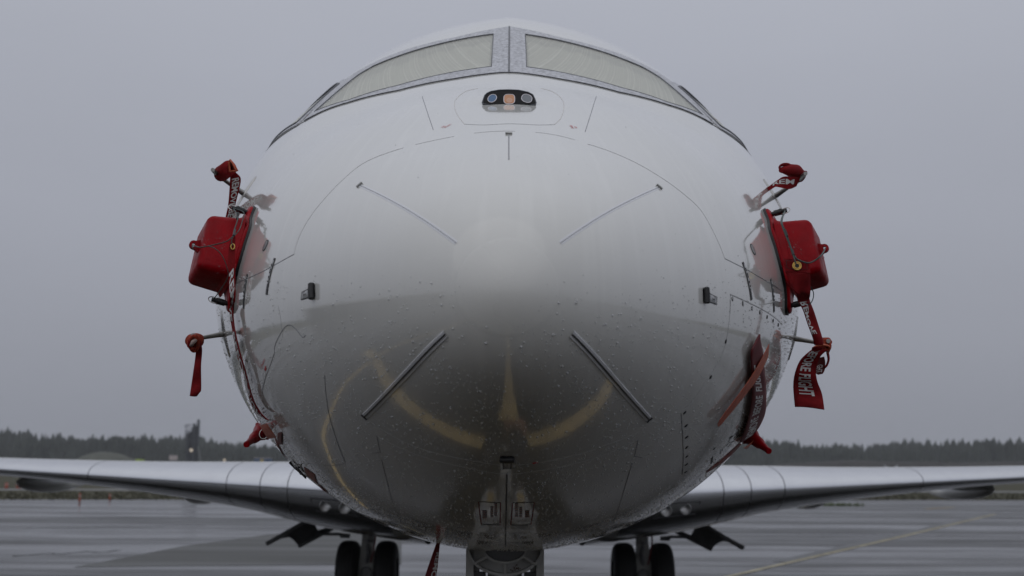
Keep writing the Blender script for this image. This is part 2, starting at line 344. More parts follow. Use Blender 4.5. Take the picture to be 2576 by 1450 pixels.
JET = empty('business_jet')
tag(JET, 'white jet parked nose-on to the camera, wet with rain', 'aircraft')
Vf = surf(st_front[:, None], TH[None, :]).reshape(-1, 3); Vr = surf(st_rear[:, None], TH[None, :]).reshape(-1, 3)
qf = loft_quads(len(st_front), NTH); qr = loft_quads(len(st_rear), NTH)
nf = len(Vf)
allV = [Vector(p) for p in np.concatenate([Vf, Vr])]
BVH = BVHTree.FromPolygons(allV, qf + [tuple(i + nf for i in q) for q in qr] + [tuple(range(NTH))])
m = MB(); m.add(Vf, qf); m.add([surf(0., 0.)], []); tip = len(m.v) - 1
m.f += [(k, tip, (k + 1) % NTH) for k in range(NTH)]
radome = m.build('radome', RADOME, JET, smooth='all')
def flow_uv(o, fn=None):
    me = o.data; n = len(me.vertices); co = np.empty(n * 3); me.vertices.foreach_get('co', co); co = co.reshape(-1, 3)
    uvv = np.stack([np.arctan2(co[:, 0], np.maximum(3.6 - co[:, 1], .05)), np.hypot(co[:, 0], 3.6 - co[:, 1])], -1) if fn is None else fn
    li = np.empty(len(me.loops), np.int32); me.loops.foreach_get('vertex_index', li); l = me.uv_layers.new(name='flow'); l.data.foreach_set('uv', uvv[li].reshape(-1).astype(np.float32))
flow_uv(radome)
keep = []
for q in qr:
    i = q[0] // NTH; k = q[0] % NTH; yy = (st_rear[i] + st_rear[i + 1]) / 2; tt = abs(math.degrees(TH[k] + math.pi / NTH))
    if 1.9 < yy < 3.5 and tt < 66 and (inside(PANE, yy, tt) or inside(SIDE, yy, tt)): continue
    keep.append(q)
m = MB(); m.add(Vr, keep); m.f.append(tuple(range(len(Vr) - NTH, len(Vr))))
fus = m.build('fuselage', PAINT, JET, smooth='all'); flow_uv(fus)

def hit(kx, ky, off=0.):
    """point on the skin behind a place in the photograph (nearest skin point when the ray passes by)"""
    d = ray_dir(kx, ky).normalized(); loc, n, _, _ = BVH.ray_cast(CAM, d)
    if loc is None:
        best = None
        for t in np.linspace(3.0, 6.5, 71):
            l2, n2, _, ds = BVH.find_nearest(CAM + d * float(t))
            if best is None or ds < best[0]: best = (ds, l2, n2)
        loc, n = best[1], best[2]
    n = outn(loc, n); return loc + n * off
def outn(loc, n):
    c = Vector((0, loc.y + .02, float(fZ(math.sqrt(max(loc.y, 0)))))); return n if n.dot(loc - c) > 0 else -n
def snap(p, off=0.):
    loc, n, _, _ = BVH.find_nearest(Vector(p)); n = outn(loc, n); return loc + n * off
def snap_n(p):
    loc, n, _, _ = BVH.find_nearest(Vector(p)); return loc, outn(loc, n)
def resample(P, n=None, step=.02):
    P = [Vector(p) for p in P]; L = [0.]
    for a, b in zip(P, P[1:]): L.append(L[-1] + (b - a).length)
    n = n or max(2, int(L[-1] / step) + 1); o = []
    for t in np.linspace(0, L[-1], n):
        i = min(max(int(np.searchsorted(L, t)) - 1, 0), len(P) - 2); u = (t - L[i]) / max(L[i + 1] - L[i], 1e-9); o.append(P[i].lerp(P[i + 1], float(u)))
    return o
def catmull(P, k=6):
    P = [Vector(p) for p in P]; o = []
    for i in range(len(P) - 1):
        a = P[max(i - 1, 0)]; b = P[i]; c = P[i + 1]; d = P[min(i + 2, len(P) - 1)]
        for j in range(k):
            t = j / k; o.append(.5 * ((2 * b) + (c - a) * t + (2 * a - 5 * b + 4 * c - d) * t * t + (3 * b - a - 3 * c + d) * t ** 3))
    return o + [P[-1]]
def skin_ribbon(P, width, off, name, m, parent=JET, step=.02, raise_edge=0., dash=None):
    """a thin strip of tape, sealant or metal lying on the skin along 3D points P"""
    P = [snap(p) for p in resample(P, step=step)]; mb = MB(); L = [];
    for i, p in enumerate(P):
        d = P[min(i + 1, len(P) - 1)] - P[max(i - 1, 0)]; loc, n = snap_n(p); s = n.cross(d).normalized()
        wd = (width[0] + (width[1] - width[0]) * i / max(len(P) - 1, 1) if isinstance(width, tuple) else width) / 2
        L.append([snap(p - s * wd, 0.0002), snap(p - s * wd * .8, off), snap(p + s * wd * .8, off), snap(p + s * wd, 0.0002)])
    V = [q for r in L for q in r]; F = []
    for i in range(len(L) - 1):
        if dash and (i // dash[0]) % dash[1] == 0 and i: continue
        for k in range(3): F.append((4 * i + k, 4 * i + k + 1, 4 * i + 5 + k, 4 * i + 4 + k))
    mb.add(V, F); return mb.build(name, m, parent, recalc=False)
def kline(ks): return [hit(*k) for k in ks]
def seam(ks, w_=.0035, m=None, smooth=True, dash=None, name='panel_seam', off=.0008):
    w_ = w_ * .52; P = kline(ks); P = catmull(P) if smooth and len(P) > 2 else P
    return skin_ribbon(P, w_, off, name, m or SEAM, dash=dash)
def skin_patch(corners, off, name, m, parent=None, nu=10, nv=6, thick=True):
    """quad patch on the skin from four 3D corners"""
    a, b, c, d = [Vector(p) for p in corners]; V = []
    for i in range(nu + 1):
        for j in range(nv + 1):
            u, v = i / nu, j / nv; e = 1e-9 + (0 < i < nu) * (0 < j < nv); V.append(snap(a.lerp(b, u).lerp(d.lerp(c, u), v), off if e > .5 else (off * .35 if off < .01 else off - .0025)))
    F = [(i * (nv + 1) + j, i * (nv + 1) + j + 1, (i + 1) * (nv + 1) + j + 1, (i + 1) * (nv + 1) + j) for i in range(nu) for j in range(nv)]
    return MB().add(V, F).build(name, m, parent, recalc=False)
_fontcache = {}
def letters(P, F, m, parent, name='letter'):
    """one object per printed letter"""
    par = list(range(len(P)))
    def find(a):
        while par[a] != a: par[a] = par[par[a]]; a = par[a]
        return a
    for f in F:
        for k in f[1:]: par[find(k)] = find(f[0])
    groups = {}
    for f in F: groups.setdefault(find(f[0]), []).append(f)
    for fs in groups.values():
        ids = sorted({i for f in fs for i in f}); mp = {a: b for b, a in enumerate(ids)}; MB().add([P[i] for i in ids], [tuple(mp[i] for i in f) for f in fs]).build(name, m, parent, recalc=False)

def text_mesh(txt, bold=.018):
    if (txt, bold) not in _fontcache:
        cu = bpy.data.curves.new('t', 'FONT'); cu.body = txt; cu.size = 1; cu.offset = bold; cu.align_x = 'LEFT'; cu.resolution_u = 3
        o = bpy.data.objects.new('t', cu); COL.objects.link(o); bpy.context.view_layer.update()
        me = bpy.data.meshes.new_from_object(o.evaluated_get(bpy.context.evaluated_depsgraph_get()))
        bm = bmesh.new(); bm.from_mesh(me); bmesh.ops.triangulate(bm, faces=bm.faces)
        for _ in range(2):
            es = [e for e in bm.edges if e.calc_length() > .22]
            if es: bmesh.ops.subdivide_edges(bm, edges=es, cuts=1); bmesh.ops.triangulate(bm, faces=bm.faces)
        V = np.array([v.co[:] for v in bm.verts]); F = [tuple(v.index for v in f.verts) for f in bm.faces]; bm.free()
        bpy.data.objects.remove(o); bpy.data.curves.remove(cu); bpy.data.meshes.remove(me)
        V[:, 0] -= V[:, 0].min(); V[:, 1] -= 0; _fontcache[(txt, bold)] = (V, F)
    return _fontcache[(txt, bold)]
def skin_text(txt, k, direction, h, m, name='lettering', parent=JET, off=.0014):
    """lettering printed on the skin: k = place in the photograph, direction = 3D reading direction"""
    V, F = text_mesh(txt); o, n = snap_n(hit(*k)); ex = Vector(direction); ex = (ex - n * ex.dot(n)).normalized(); ey = n.cross(ex)
    Lx = V[:, 0].max()
    P = [snap(o + ex * float((x - Lx / 2) * h) + ey * float((y - .36) * h), off) for x, y, _ in V]
    return MB().add(P, F).build(name, m, parent, recalc=False)

# ------------------------------------------------------------------ ground and far setting
EDGE = lambda x: 64.5 + .25 * x
def sheet(name, poly, z, m, kind='structure'):
    o = MB().add([(x, y, z) for x, y in poly], [tuple(range(len(poly)))]).build(name, m, recalc=False); o['kind'] = kind; return o
sheet('grass_field', [(-2500, -2500), (2500, -2500), (2500, 2500), (-2500, 2500)], -.03, GRASSM)
sheet('apron', [(-240, -260), (240, -260), (240, EDGE(240)), (-240, EDGE(-240))], 0, APRON)
sheet('service_road', [(-200, EDGE(-200) + 20), (200, EDGE(200) + 20), (200, EDGE(200) + 24), (-200, EDGE(-200) + 24)], -.02, ROADM)
P = [ground(*k) for k in ((184, 1428), (336, 1399), (459, 1375), (640, 1350), (830, 1328), (1010, 1345), (1010, 1420), (500, 1424))]
sheet('apron_patch', [(p.x, p.y) for p in P][::-1], .004, PATCHM)
def painted(name, P, width, z=.008, m=YELLOW):
    V = []; P = [Vector((p[0], p[1], 0)) for p in P]
    for i, p in enumerate(P):
        d = (P[min(i + 1, len(P) - 1)] - P[max(i - 1, 0)]).normalized(); s = Vector((-d.y, d.x, 0)) * width / 2; V += [(p.x + s.x, p.y + s.y, z), (p.x - s.x, p.y - s.y, z)]
    o = MB().add(V, [(2 * i, 2 * i + 1, 2 * i + 3, 2 * i + 2) for i in range(len(P) - 1)]).build(name, m, recalc=False); o['kind'] = 'structure'; return o
g1, g2, g3 = ground(1843, 1449), ground(2267, 1351), ground(2504, 1294)
painted('painted_line', resample([g1 + (g1 - g2) * .8, g1, g2, g3], step=1.0), .14, m=mat('worn_yellow_paint', (.42, .37, .23), .5, noise=((2, 2, 1), .5, 1.1)))
painted('crack_seal', resample([ground(1960, 1414), ground(2172, 1366), ground(2378, 1319), ground(2510, 1288)], step=1.0), .30, .006, mat('bitumen', (.03, .03, .03), .35))
painted('painted_dash', [ground(2330, 1281), ground(2400, 1277)], .2)
o = MB().add([(.05 + s_ * w_ / 2, y_, .008) for y_, w_ in ((-60, .15), (-3, .13), (0, .13), (1.7, .22), (2.62, .36)) for s_ in (1, -1)], [(2 * i, 2 * i + 1, 2 * i + 3, 2 * i + 2) for i in range(4)]).build('centre_line', YELLOW, recalc=False); o['kind'] = 'structure'
sheet('painted_square', [(-.03, 2.60), (.33, 2.60), (.33, 3.02), (-.03, 3.02)], .012, mat('brown_orange_paint', (.34, .17, .10), .5, noise=(9, .8, 1.1)))
for k, (pa, pb) in enumerate((((60, 1330), (520, 1322)), ((1900, 1340), (2560, 1352)), ((2050, 1300), (2540, 1303)), ((30, 1398), (300, 1386)))):
    A_, B_ = ground(*pa), ground(*pb); painted('pavement_crack', [A_.lerp(B_, t) + Vector((0, .25 * math.sin(t * 17 + k) + .1 * math.sin(t * 61), 0)) for t in np.linspace(0, 1, 40)], .09, .005, mat('crack_bitumen', (.014, .014, .014), .4) if 'crack_bitumen' not in MATS else MATS['crack_bitumen'])
painted('stop_bar', catmull([(-6.4, 4.9, 0), (-4.7, 3.9, 0), (-2.6, 3.25, 0), (-1.3, 3.12, 0), (-.33, 3.2, 0)]), .30)
painted('stop_bar', [(.33, 3.15), (1.4, 3.02), (2.9, 2.9)], .30)
painted('guide_line', catmull([(-2.2, -6, 0), (-3.4, -2.2, 0), (-4.6, .6, 0), (-5.15, 2.8, 0), (-5.0, 4.0, 0), (-4.3, 5.2, 0), (-3.6, 6.0, 0), (-2.9, 7.8, 0), (-2.2, 10.4, 0)]), .20)
p = ground(2108, 1272)
m = MB()
for i in range(260):
    a = random.uniform(0, 6.283); rr = random.random() ** .5; c = Vector((p.x + 1.3 * rr * math.cos(a), p.y + .8 * rr * math.sin(a), .0)); hgt = random.uniform(.06, .2); q = random.uniform(0, 6.28)
    d = Vector((math.cos(q), math.sin(q), 0)) * .03; m.add([c - d, c + d, c + Vector((random.uniform(-.06, .06), random.uniform(-.06, .06), hgt))], [(0, 1, 2)])
m.build('grass_tuft', mat('weed_green', (.07, .10, .02), .9), recalc=False)['kind'] = 'stuff'
# rough verge grass along the apron edge
m = MB()
for i in range(9000):
    x = random.uniform(-42, 46); y = EDGE(x) + random.random() ** 1.5 * 16 + .1; hgt = random.uniform(.04, .17); q = random.uniform(0, 6.28)
    d = Vector((math.cos(q), math.sin(q), 0)) * .06; c = Vector((x, y, -.03)); m.add([c - d, c + d, c + Vector((random.uniform(-.15, .15), random.uniform(-.15, .15), hgt))], [(0, 1, 2)])
m.build('verge_grass', GRASSM, recalc=False)['kind'] = 'stuff'

def conifers(name, spots, m):
    V, F = [], []; o = 0
    for x, y, z, h in spots:
        rad = h * random.uniform(.17, .30); nt_ = 4; a0 = random.uniform(0, 6)
        for k in range(nt_):
            zb = h * (.10 + .80 * k / nt_) ; zt = h * min(1, .42 + .62 * (k + 1) / nt_ * .95) if k < nt_ - 1 else h
            rr = rad * (1 - .72 * k / nt_); ns = 7; zt = zb + (zt - zb) * 1.0
            V.append((x + random.uniform(-.1, .1), y, z + min(h, zb + h * .38)))
            for j in range(ns):
                a = a0 + 2 * math.pi * j / ns + random.uniform(-.25, .25); r2 = rr * random.uniform(.55, 1.3); V.append((x + r2 * math.cos(a), y + r2 * math.sin(a), z + zb + random.uniform(-.07, .04) * h))
            F += [(o, o + 1 + j, o + 1 + (j + 1) % ns) for j in range(ns)]; o += ns + 1
    ob = MB(); ob.v = V; ob.f = F; return ob.build(name, m, recalc=False)
spots = []
for i in range(4000):
    x = random.uniform(-420, 420); dd = random.random() ** 1.6; y = 560 + dd * 160 + .06 * x
    base = 10.7 + 1.9 * math.sin(x * .021 + 1) + 1.5 * math.sin(x * .063) + .9 * math.sin(x * .17) + (1.9 if x > 60 else 0) + 3.5 * dd
    spots.append((x, y, 0, base * random.uniform(.84, 1.04) * (1.12 if random.random() < .05 else 1)))
for i in range(500):
    x = random.uniform(-420, 420); spots.append((x, 545 + .06 * x + random.uniform(-8, 12), 0, random.uniform(3, 8)))
tag(conifers('forest', spots, FORESTM), 'dark hazy conifer forest along the horizon', 'forest', kind='stuff')
spots = []
for i in range(1700):
    a = random.uniform(R(62), R(330)) ; rr = random.uniform(850, 1000); spots.append((rr * math.sin(a), rr * math.cos(a), 0, random.uniform(9, 14)))
tag(conifers('woodland', spots, FORESTM), 'low distant woodland ring mirrored in the wet nose', 'woodland', kind='stuff')
# earth bank and mound
def ridge(name, x0, x1, y, h, wd, m, lump=.3, n=60):
    V = []; F = []
    for i in range(n + 1):
        t = i / n; x = x0 + (x1 - x0) * t; e = min(1, t * 5, (1 - t) * 5); e = e * e * (3 - 2 * e); hh = h * e * (1 + lump * .5 * math.sin(i * .9) * math.sin(i * .37)) + .02
        V += [(x, y - wd, -.05), (x, y - wd * .35, hh * .9), (x, y + wd * .35, hh), (x, y + wd, -.05)]
    F = [(4 * i + k, 4 * i + 4 + k, 4 * i + 5 + k, 4 * i + 1 + k) for i in range(n) for k in range(3)]
    o = MB().add(V, F).build(name, m, smooth='all'); o['kind'] = 'structure'; return o
ridge('earth_bank', 40, 260, 300, 2.75, 7, SOIL, .15)
V = []; F = []
cx, cy = at(262, 1150, 300).x, 300
for i in range(13):
    for j in range(32):
        t = i / 12; a = 2 * math.pi * j / 32; rr = 9.2 * (1 - t); V.append((cx + rr * math.cos(a) * (1 + .08 * math.sin(3 * a)), cy + rr * math.sin(a) * .8, 3.55 * (1 - (1 - t) ** 2.2) - .05))
MB().add(V, loft_quads(13, 32)).build('gravel_mound', MOUNDM, smooth='all')['kind'] = 'structure'

# ------------------------------------------------------------------ nose: boot, lightning strips, sensor window
bs = np.linspace(.010, math.sqrt(.0375), 30) ** 2; V = []
for i, y_ in enumerate(bs):
    V += list(S(y_, np.degrees(TH[::5]), (.0004 if i < 29 else .0001)))
n5 = NTH // 5; q = loft_quads(len(bs), n5); m = MB().add(V, q); m.add([Vector(surf(0., 0.)) + Vector((0, -.0004, 0))], []); m.f += [(k, len(m.v) - 1, (k + 1) % n5) for k in range(n5)]
m.build('nose_boot', BOOT, JET, smooth='all')
for (a, b, dark) in (((905, 467), (1148, 612), 0), ((1658, 472), (1410, 612), 0), ((918, 1048), (1122, 840), 1), ((1632, 1055), (1437, 840), 1), ((1280, 338), (1280, 402), 0)):
    A, B = hit(*a), hit(*b); pts = [A.lerp(B, t) for t in np.linspace(0, 1, 14)]
    pts = [snap(p) for p in pts]
    st = skin_ribbon(pts, (.020 if dark else .011) if a[0] != 1280 else .004, (.0030 if dark else .0006) if a[0] != 1280 else .0008, 'lightning_strip', STRIP if a[0] != 1280 else SEAML)
    skin_ribbon(pts, .0045 if dark else .0014, .0046 if dark else .0012, 'conductor', DARK if dark else SEAM, parent=st)
    loc, n = snap_n(A); d = (B - A).normalized(); s_ = n.cross(d).normalized()
    mb = MB(); mb.tube([loc - s_ * .010 + n * .002, loc + s_ * .010 + n * .002], [.004, .004], 10); mb.build('end_stud', GREYM if not dark else DARK, st, smooth=True)

# vision sensor: raised fairing with a black glass face and three lenses
# black face plane, tilted back, in front of the fairing wall
fc = at(1281, 250, 1.262); fn = Vector((0, -.80, .60)).normalized(); fx = Vector((1, 0, 0)); fy = fx.cross(fn) * -1
if fy.z < 0: fy = -fy
FAIR = None
sc_ = (CAM_D + 1.262) / FPX
def kpoly(pts, stretch=1.0): return [((x - 1281) * sc_, -(y - 250) * sc_ * stretch) for x, y in pts]
KZ = lambda zx, zy: ((1750 + .23447 * zx) / 1.59, (300 + .23447 * zy) / 1.59)
face = [KZ(*p) for p in ((752, 500), (768, 440), (790, 372), (830, 330), (900, 298), (1040, 272), (1220, 266), (1390, 272), (1560, 308), (1640, 352), (1675, 430), (1694, 498), (1680, 522), (1560, 550), (1430, 560), (1040, 560), (900, 548), (775, 522))]
ST = 1.64
FAIR = MB().prism(kpoly(face, ST), fc - fn * .035, fx, fy, fn, .039).build('sensor_panel', mat('black_sensor_face', (.006, .006, .007), .3, spec=.12), JET)
rim_ = MB(); pp = [fc + fx * u * 1.0 + fy * v * 1.0 + fn * .004 for u, v in kpoly(face, ST)]; rim_.tube(pp + [pp[0]], .0022, 6, cap=False).build('sensor_rim', mat('panel_rim', (.06, .065, .08), .4), FAIR)
def lens(zc, pts, m, bezel):
    P = [KZ(*p) for p in pts]; pl = kpoly(P, ST); o = MB().prism(pl, fc + fn * .001, fx, fy, fn, .0042).build('sensor_lens', m, FAIR)
    ring = [fc + fx * u + fy * v + fn * .0052 for u, v in pl]; MB().tube(ring + [ring[0]], .0013, 6, cap=False).build('lens_bezel', bezel, FAIR)
def ell(cx_, cy_, a, b, rot=0, n=24, pw=1.0):
    o = []
    for k in range(n):
        t = 2 * math.pi * k / n; c, s = math.cos(t), math.sin(t); c = math.copysign(abs(c) ** pw, c); s = math.copysign(abs(s) ** pw, s); x, y = a * c, b * s
        o.append((cx_ + x * math.cos(rot) - y * math.sin(rot), cy_ + x * math.sin(rot) + y * math.cos(rot)))
    return o
LENSB = mat('blue_lens', (.015, .10, .24), .15, coat=.5); LENSO = mat('copper_lens', (.55, .24, .10), .25, coat=.5); LENSG = mat('grey_lens', (.17, .185, .205), .2)
BEZ = mat('lens_bezel_metal', (.75, .72, .76), .3)
lens(0, ell(924, 426, 82, 64, R(-32)), LENSB, BEZ); lens(0, ell(1224, 436, 97, 84, 0, 28, .62), LENSO, BEZ); lens(0, ell(1532, 422, 92, 70, R(16), 24, .85), LENSG, BEZ)
MB().prism(kpoly([KZ(*p) for p in ell(1226, 462, 54, 46)], ST), fc + fn * .005, fx, fy, fn, .001).build('lens_core', mat('copper_core', (.62, .36, .24), .3), FAIR)

# ------------------------------------------------------------------ windshield
def coons_loop(sgn, segs, n): # list of points (y,th) -> closed polyline resampled
    P = [Vector((y, t / 40, 0)) for y, t in segs]; P.append(P[0]); L = [0]
    r = resample(P, n + 1)[:-1]; return [(p.x, p.y * 40 * sgn) for p in r]
OUTER = [(2.69, 0.0), (2.66, 10.8), (2.70, 17.5), (2.78, 27.2), (2.83, 33.8), (2.80, 36.6), (2.60, 41.4), (2.36, 46.2), (2.317, 44.0), (2.121, 33.8), (1.972, 22.8), (1.913, 10.5), (1.90, 0.0)]
def seg_resample(loop, cuts, ns):
    o = []
    for (a, b), n in zip(zip(cuts, cuts[1:] + [cuts[0] + len(loop)]), ns):
        P = [Vector((loop[i % len(loop)][0], loop[i % len(loop)][1] / 40, 0)) for i in range(a, b + 1)]; o += resample(P, n + 1)[:-1]
    return [(p.x, p.y * 40) for p in o]
NS = [40, 20, 40, 16]
outer = seg_resample(OUTER, [0, 4, 7, 12], NS)
inner = seg_resample(PANE, [0, 3, 6, 11], NS)
FOFF = .005
def on(yt, sgn, off): return S(np.array([p[0] for p in yt]), np.array([p[1] * sgn for p in yt]), off)
for sgn in (-1, 1):
    n = len(outer); A, B = on(outer, sgn, .001), on(inner, sgn, .001); A1, B1 = on(outer, sgn, FOFF), on(inner, sgn, FOFF)
    mid = [((1 - .5) * a[0] + .5 * b[0], .5 * a[1] + .5 * b[1]) for a, b in zip(outer, inner)]; Mm = on(mid, sgn, FOFF)
    B2 = on(inner, sgn, -.02)
    rings = [A, A1, Mm, B1, B2]; V = [tuple(p) for r in rings for p in r]
    F = [(i * n + k, i * n + (k + 1) % n, (i + 1) * n + (k + 1) % n, (i + 1) * n + k) for i in range(4) for k in range(n)]
    fr = MB().add(V, F).build('windshield_frame', FRAME, JET, smooth=True)
    def cord(P, r, name, m): 
        P = [tuple(p) for p in P]; return MB().tube(P + [P[0]], r, 6, cap=False).build(name, m, fr, smooth='all')
    cord(on(outer, sgn, .003), .0014, 'sealant', GASKET); cord(on(inner, sgn, .005), .0020, 'gasket', GASKET)
    # glass and the shade hung behind it
    nu, nv = 44, 18
    def fill(off, shrink, name, m, parent):
        cy_ = np.mean([p[0] for p in inner]); ct = np.mean([p[1] for p in inner])
        k = [0, NS[0], NS[0] + NS[1], NS[0] + NS[1] + NS[2]]
        top = inner[k[0]:k[1] + 1]; outr = inner[k[1]:k[2] + 1]; bot = inner[k[2]:k[3] + 1]; post = inner[k[3]:] + [inner[0]]
        T_ = resample([Vector((*p, 0)) for p in top], nu + 1); B_ = resample([Vector((*p, 0)) for p in bot][::-1], nu + 1)
        Rr = resample([Vector((*p, 0)) for p in outr], nv + 1); Ll = resample([Vector((*p, 0)) for p in post][::-1], nv + 1)
        Y = []; 
        for i in range(nu + 1):
            for j in range(nv + 1):
                u, v = i / nu, j / nv
                p = T_[i] * (1 - v) + B_[i] * v + Ll[j] * (1 - u) + Rr[j] * u - (T_[0] * (1 - u) * (1 - v) + T_[-1] * u * (1 - v) + B_[0] * (1 - u) * v + B_[-1] * u * v)
                Y.append((cy_ + (p.x - cy_) * shrink, ct + (p.y - ct) * shrink))
        V = on(Y, sgn, off)
        if name == 'sunshade': V = V + np.array([[0, .009 * math.sin(i * 1.25 + .5 * math.sin(j * .5)) * (i / nu), .006 * math.sin(i * .7 + j * .3)] for i in range(nu + 1) for j in range(nv + 1)])
        F = [(i * (nv + 1) + j, i * (nv + 1) + j + 1, (i + 1) * (nv + 1) + j + 1, (i + 1) * (nv + 1) + j) for i in range(nu) for j in range(nv)]
        if sgn < 0: F = [f[::-1] for f in F]
        o_ = MB().add(V, F).build(name, m, parent, smooth='all', recalc=False); flow_uv(o_, np.array([(i / nu * 1.5 + j / nv * .42, j / nv * .5) for i in range(nu + 1) for j in range(nv + 1)])); return o_
    pane = fill(.0, 1.0, 'windshield_pane', GLASS, JET)
    if pane.data.polygons[40].normal.z < 0: pane.data.flip_normals()
    fill(-.030, .955, 'sunshade', SHADEM, pane)
    # side window
    n2 = 64; sp = coons_loop(1, SIDE, n2); cy_ = np.mean([p[0] for p in sp]); ct = np.mean([p[1] for p in sp])
    outl = [(cy_ + (y - cy_) * 1.16, ct + (t - ct) * 1.17) for y, t in sp]
    A, A1, B1, B2 = on(outl, sgn, .0005), on(outl, sgn, FOFF), on(sp, sgn, FOFF), on(sp, sgn, -.03)
    V = [tuple(p) for r in (A, A1, B1, B2) for p in r]; F = [(i * n2 + k, i * n2 + (k + 1) % n2, (i + 1) * n2 + (k + 1) % n2, (i + 1) * n2 + k) for i in range(3) for k in range(n2)]
    sf = MB().add(V, F).build('side_window_frame', FRAME, JET, smooth=True)
    fr = sf; cord(on(sp, sgn, .005), .006, 'gasket', GASKET)
    V = [tuple(p) for p in on(sp, sgn, .0)]; c0 = on([(cy_, ct)], sgn, .0)[0]
    rings = [on([(cy_ + (y - cy_) * k, ct + (t - ct) * k) for y, t in sp], sgn, 0) for k in (1, .7, .4, .15)]; V = [tuple(p) for r in rings for p in r] + [tuple(c0)]
    F = loft_quads(4, n2) + [(3 * n2 + k, 3 * n2 + (k + 1) % n2, 4 * n2) for k in range(n2)]
    sw = MB().add(V, F).build('side_window_pane', GLASS, JET, smooth='all', recalc=False); flow_uv(sw)
    if sw.data.polygons[5].normal.dot(Vector((sgn, 0, .5))) < 0: sw.data.flip_normals()
    rings = [on([(cy_ + (y - cy_) * k, ct + (t - ct) * k) for y, t in sp], sgn, -.06) for k in (1, .7, .4, .15)]; V = [tuple(p) for r in rings for p in r] + [tuple(on([(cy_, ct)], sgn, -.06)[0])]
    MB().add(V, F).build('sunshade', mat('tan_shade', (.20, .155, .11), .9) if 'tan_shade' not in MATS else MATS['tan_shade'], sw, smooth='all', recalc=False)
    # dark sealant line running aft below the frame
    P = [Vector(S(y, t * sgn)) for y, t in ((2.30, 43.6), (2.42, 49.5), (2.56, 54.5), (2.8, 61.5), (3.1, 68))]
    skin_ribbon(catmull(P), (.003, .0045), .0015, 'panel_seam', GASKET)
# centre post seal
skin_ribbon([Vector(S(y, 0)) for y in np.linspace(1.905, 2.685, 30)], .007, .0075, 'post_seal', GASKET)

# ------------------------------------------------------------------ skin seams, latches, screws, print
TOPSEAM = [(740, 640), (753, 595), (789, 534), (818, 499), (860, 455), (918, 409), (1000, 377), (1101, 352), (1174, 338), (1248, 331), (1307, 331), (1396, 340), (1478, 363), (1570, 396), (1650, 439), (1720, 489), (1761, 527), (1794, 583), (1823, 651)]
FAINT = mat('faint_seam', (.50, .505, .505), .4)
seam(TOPSEAM[:7], .003, FAINT); seam(TOPSEAM[6:13], .0022, FAINT, dash=(3, 3)); seam(TOPSEAM[12:], .003, FAINT)
seam([(740, 640), (700, 662), (660, 684), (625, 700), (597, 712)], .0045); seam([(1823, 651), (1875, 677), (1920, 703), (1967, 733)], .0045)
seam([(948, 1097), (1034, 1139), (1165, 1175), (1273, 1193), (1382, 1180), (1512, 1147), (1605, 1106)], .003, SEAML)
seam([(930, 1060), (1034, 1120), (1165, 1155), (1255, 1170)], .002, SEAML); seam([(1300, 1170), (1382, 1160), (1512, 1125), (1600, 1090)], .002, SEAML)
seam([(948, 1097), (957, 1139)], .004); seam([(957, 1139), (936, 1140)], .004); seam([(960, 1156), (975, 1215), (991, 1273), (1008, 1310)], .004)
seam([(1605, 1106), (1596, 1148)], .004); seam([(1596, 1148), (1616, 1152)], .004); seam([(1590, 1165), (1571, 1228), (1551, 1293), (1543, 1315)], .004)
seam([(1062, 243), (1076, 286), (1090, 327)], .0035); seam([(1500, 243), (1486, 288), (1472, 332)], .0035)
seam([(659, 992), (665, 961), (680, 919), (691, 888)], .004); seam([(691, 888), (692, 869), (713, 828), (729, 818), (744, 828), (762, 850)], .004); seam([(762, 850), (770, 844)], .004)
seam([(817, 944), (821, 998), (830, 1052), (844, 1098), (869, 1163)], .0035); seam([(869, 1163), (850, 1170), (774, 1166)], .0022)
seam([(1713, 1040), (1718, 1119), (1716, 1195)], .0045); seam([(1713, 1040), (1771, 967), (1820, 882), (1832, 825), (1836, 755)], .0022, SEAML)
seam([(1837, 741), (1890, 765), (1943, 795), (1962, 811)], .006, GREYM); seam([(1837, 741), (1836, 790)], .002)
seam([(700, 770), (706, 800), (712, 850)], .002, SEAML)
EV = [(1169, 313), (1151, 290), (1143, 265), (1149, 248), (1171, 231), (1202, 223)]
seam(EV, .004, SEAMW); seam([(1395, 314), (1412, 295), (1419, 265), (1410, 246), (1390, 231), (1362, 223)], .005, SEAMW); seam([(1169, 313), (1220, 315), (1282, 312), (1350, 315), (1395, 314)], .002, SEAML)
def button(k, r, m, name, off=.003, rim=None):
    loc, n = snap_n(hit(*k)); mb = MB(); mb.lathe([(0, r), (off, r), (off + .001, r * .8), (off + .001, 0.0001)], loc - n * .0005, n, 14); o = mb.build(name, m, JET, smooth=True)
    if rim: MB().lathe([(0, r * 1.25), (off, r * 1.2), (off, r * 1.0)], loc - n * .0005, n, 16).build('rim', rim, o, smooth=True)
    return o
for zx, zy in ((80, 935), (92, 1042), (97, 1137), (97, 1222), (97, 1298), (95, 1363), (90, 1425), (295, 640), (420, 345), (562, 30), (637, 70), (703, 103), (762, 143), (812, 173), (855, 208)):
    button((1698 + .3037 * zx, 754.7 + .3037 * zy), .0065, DARK, 'screw_head', .0015)
for zx, zy in ((268, 1318), (355, 1358), (430, 1395), (497, 1430)): button((1761 + .3037 * zx, 352.2 + .3037 * zy), .0055, SEAML, 'screw_head', .002, DARK)
button((668, 618), .016, GREYM, 'static_port', .002, DARK); button((1894, 628), .016, GREYM, 'static_port', .002, DARK)
for zx, zy in ((1000, 458), (1330, 230), (1310, 240)): button(((2650 + .2068 * zx) / 1.59, (1700 + .2068 * zy) / 1.59), .006, DARK, 'screw_head', .0015)
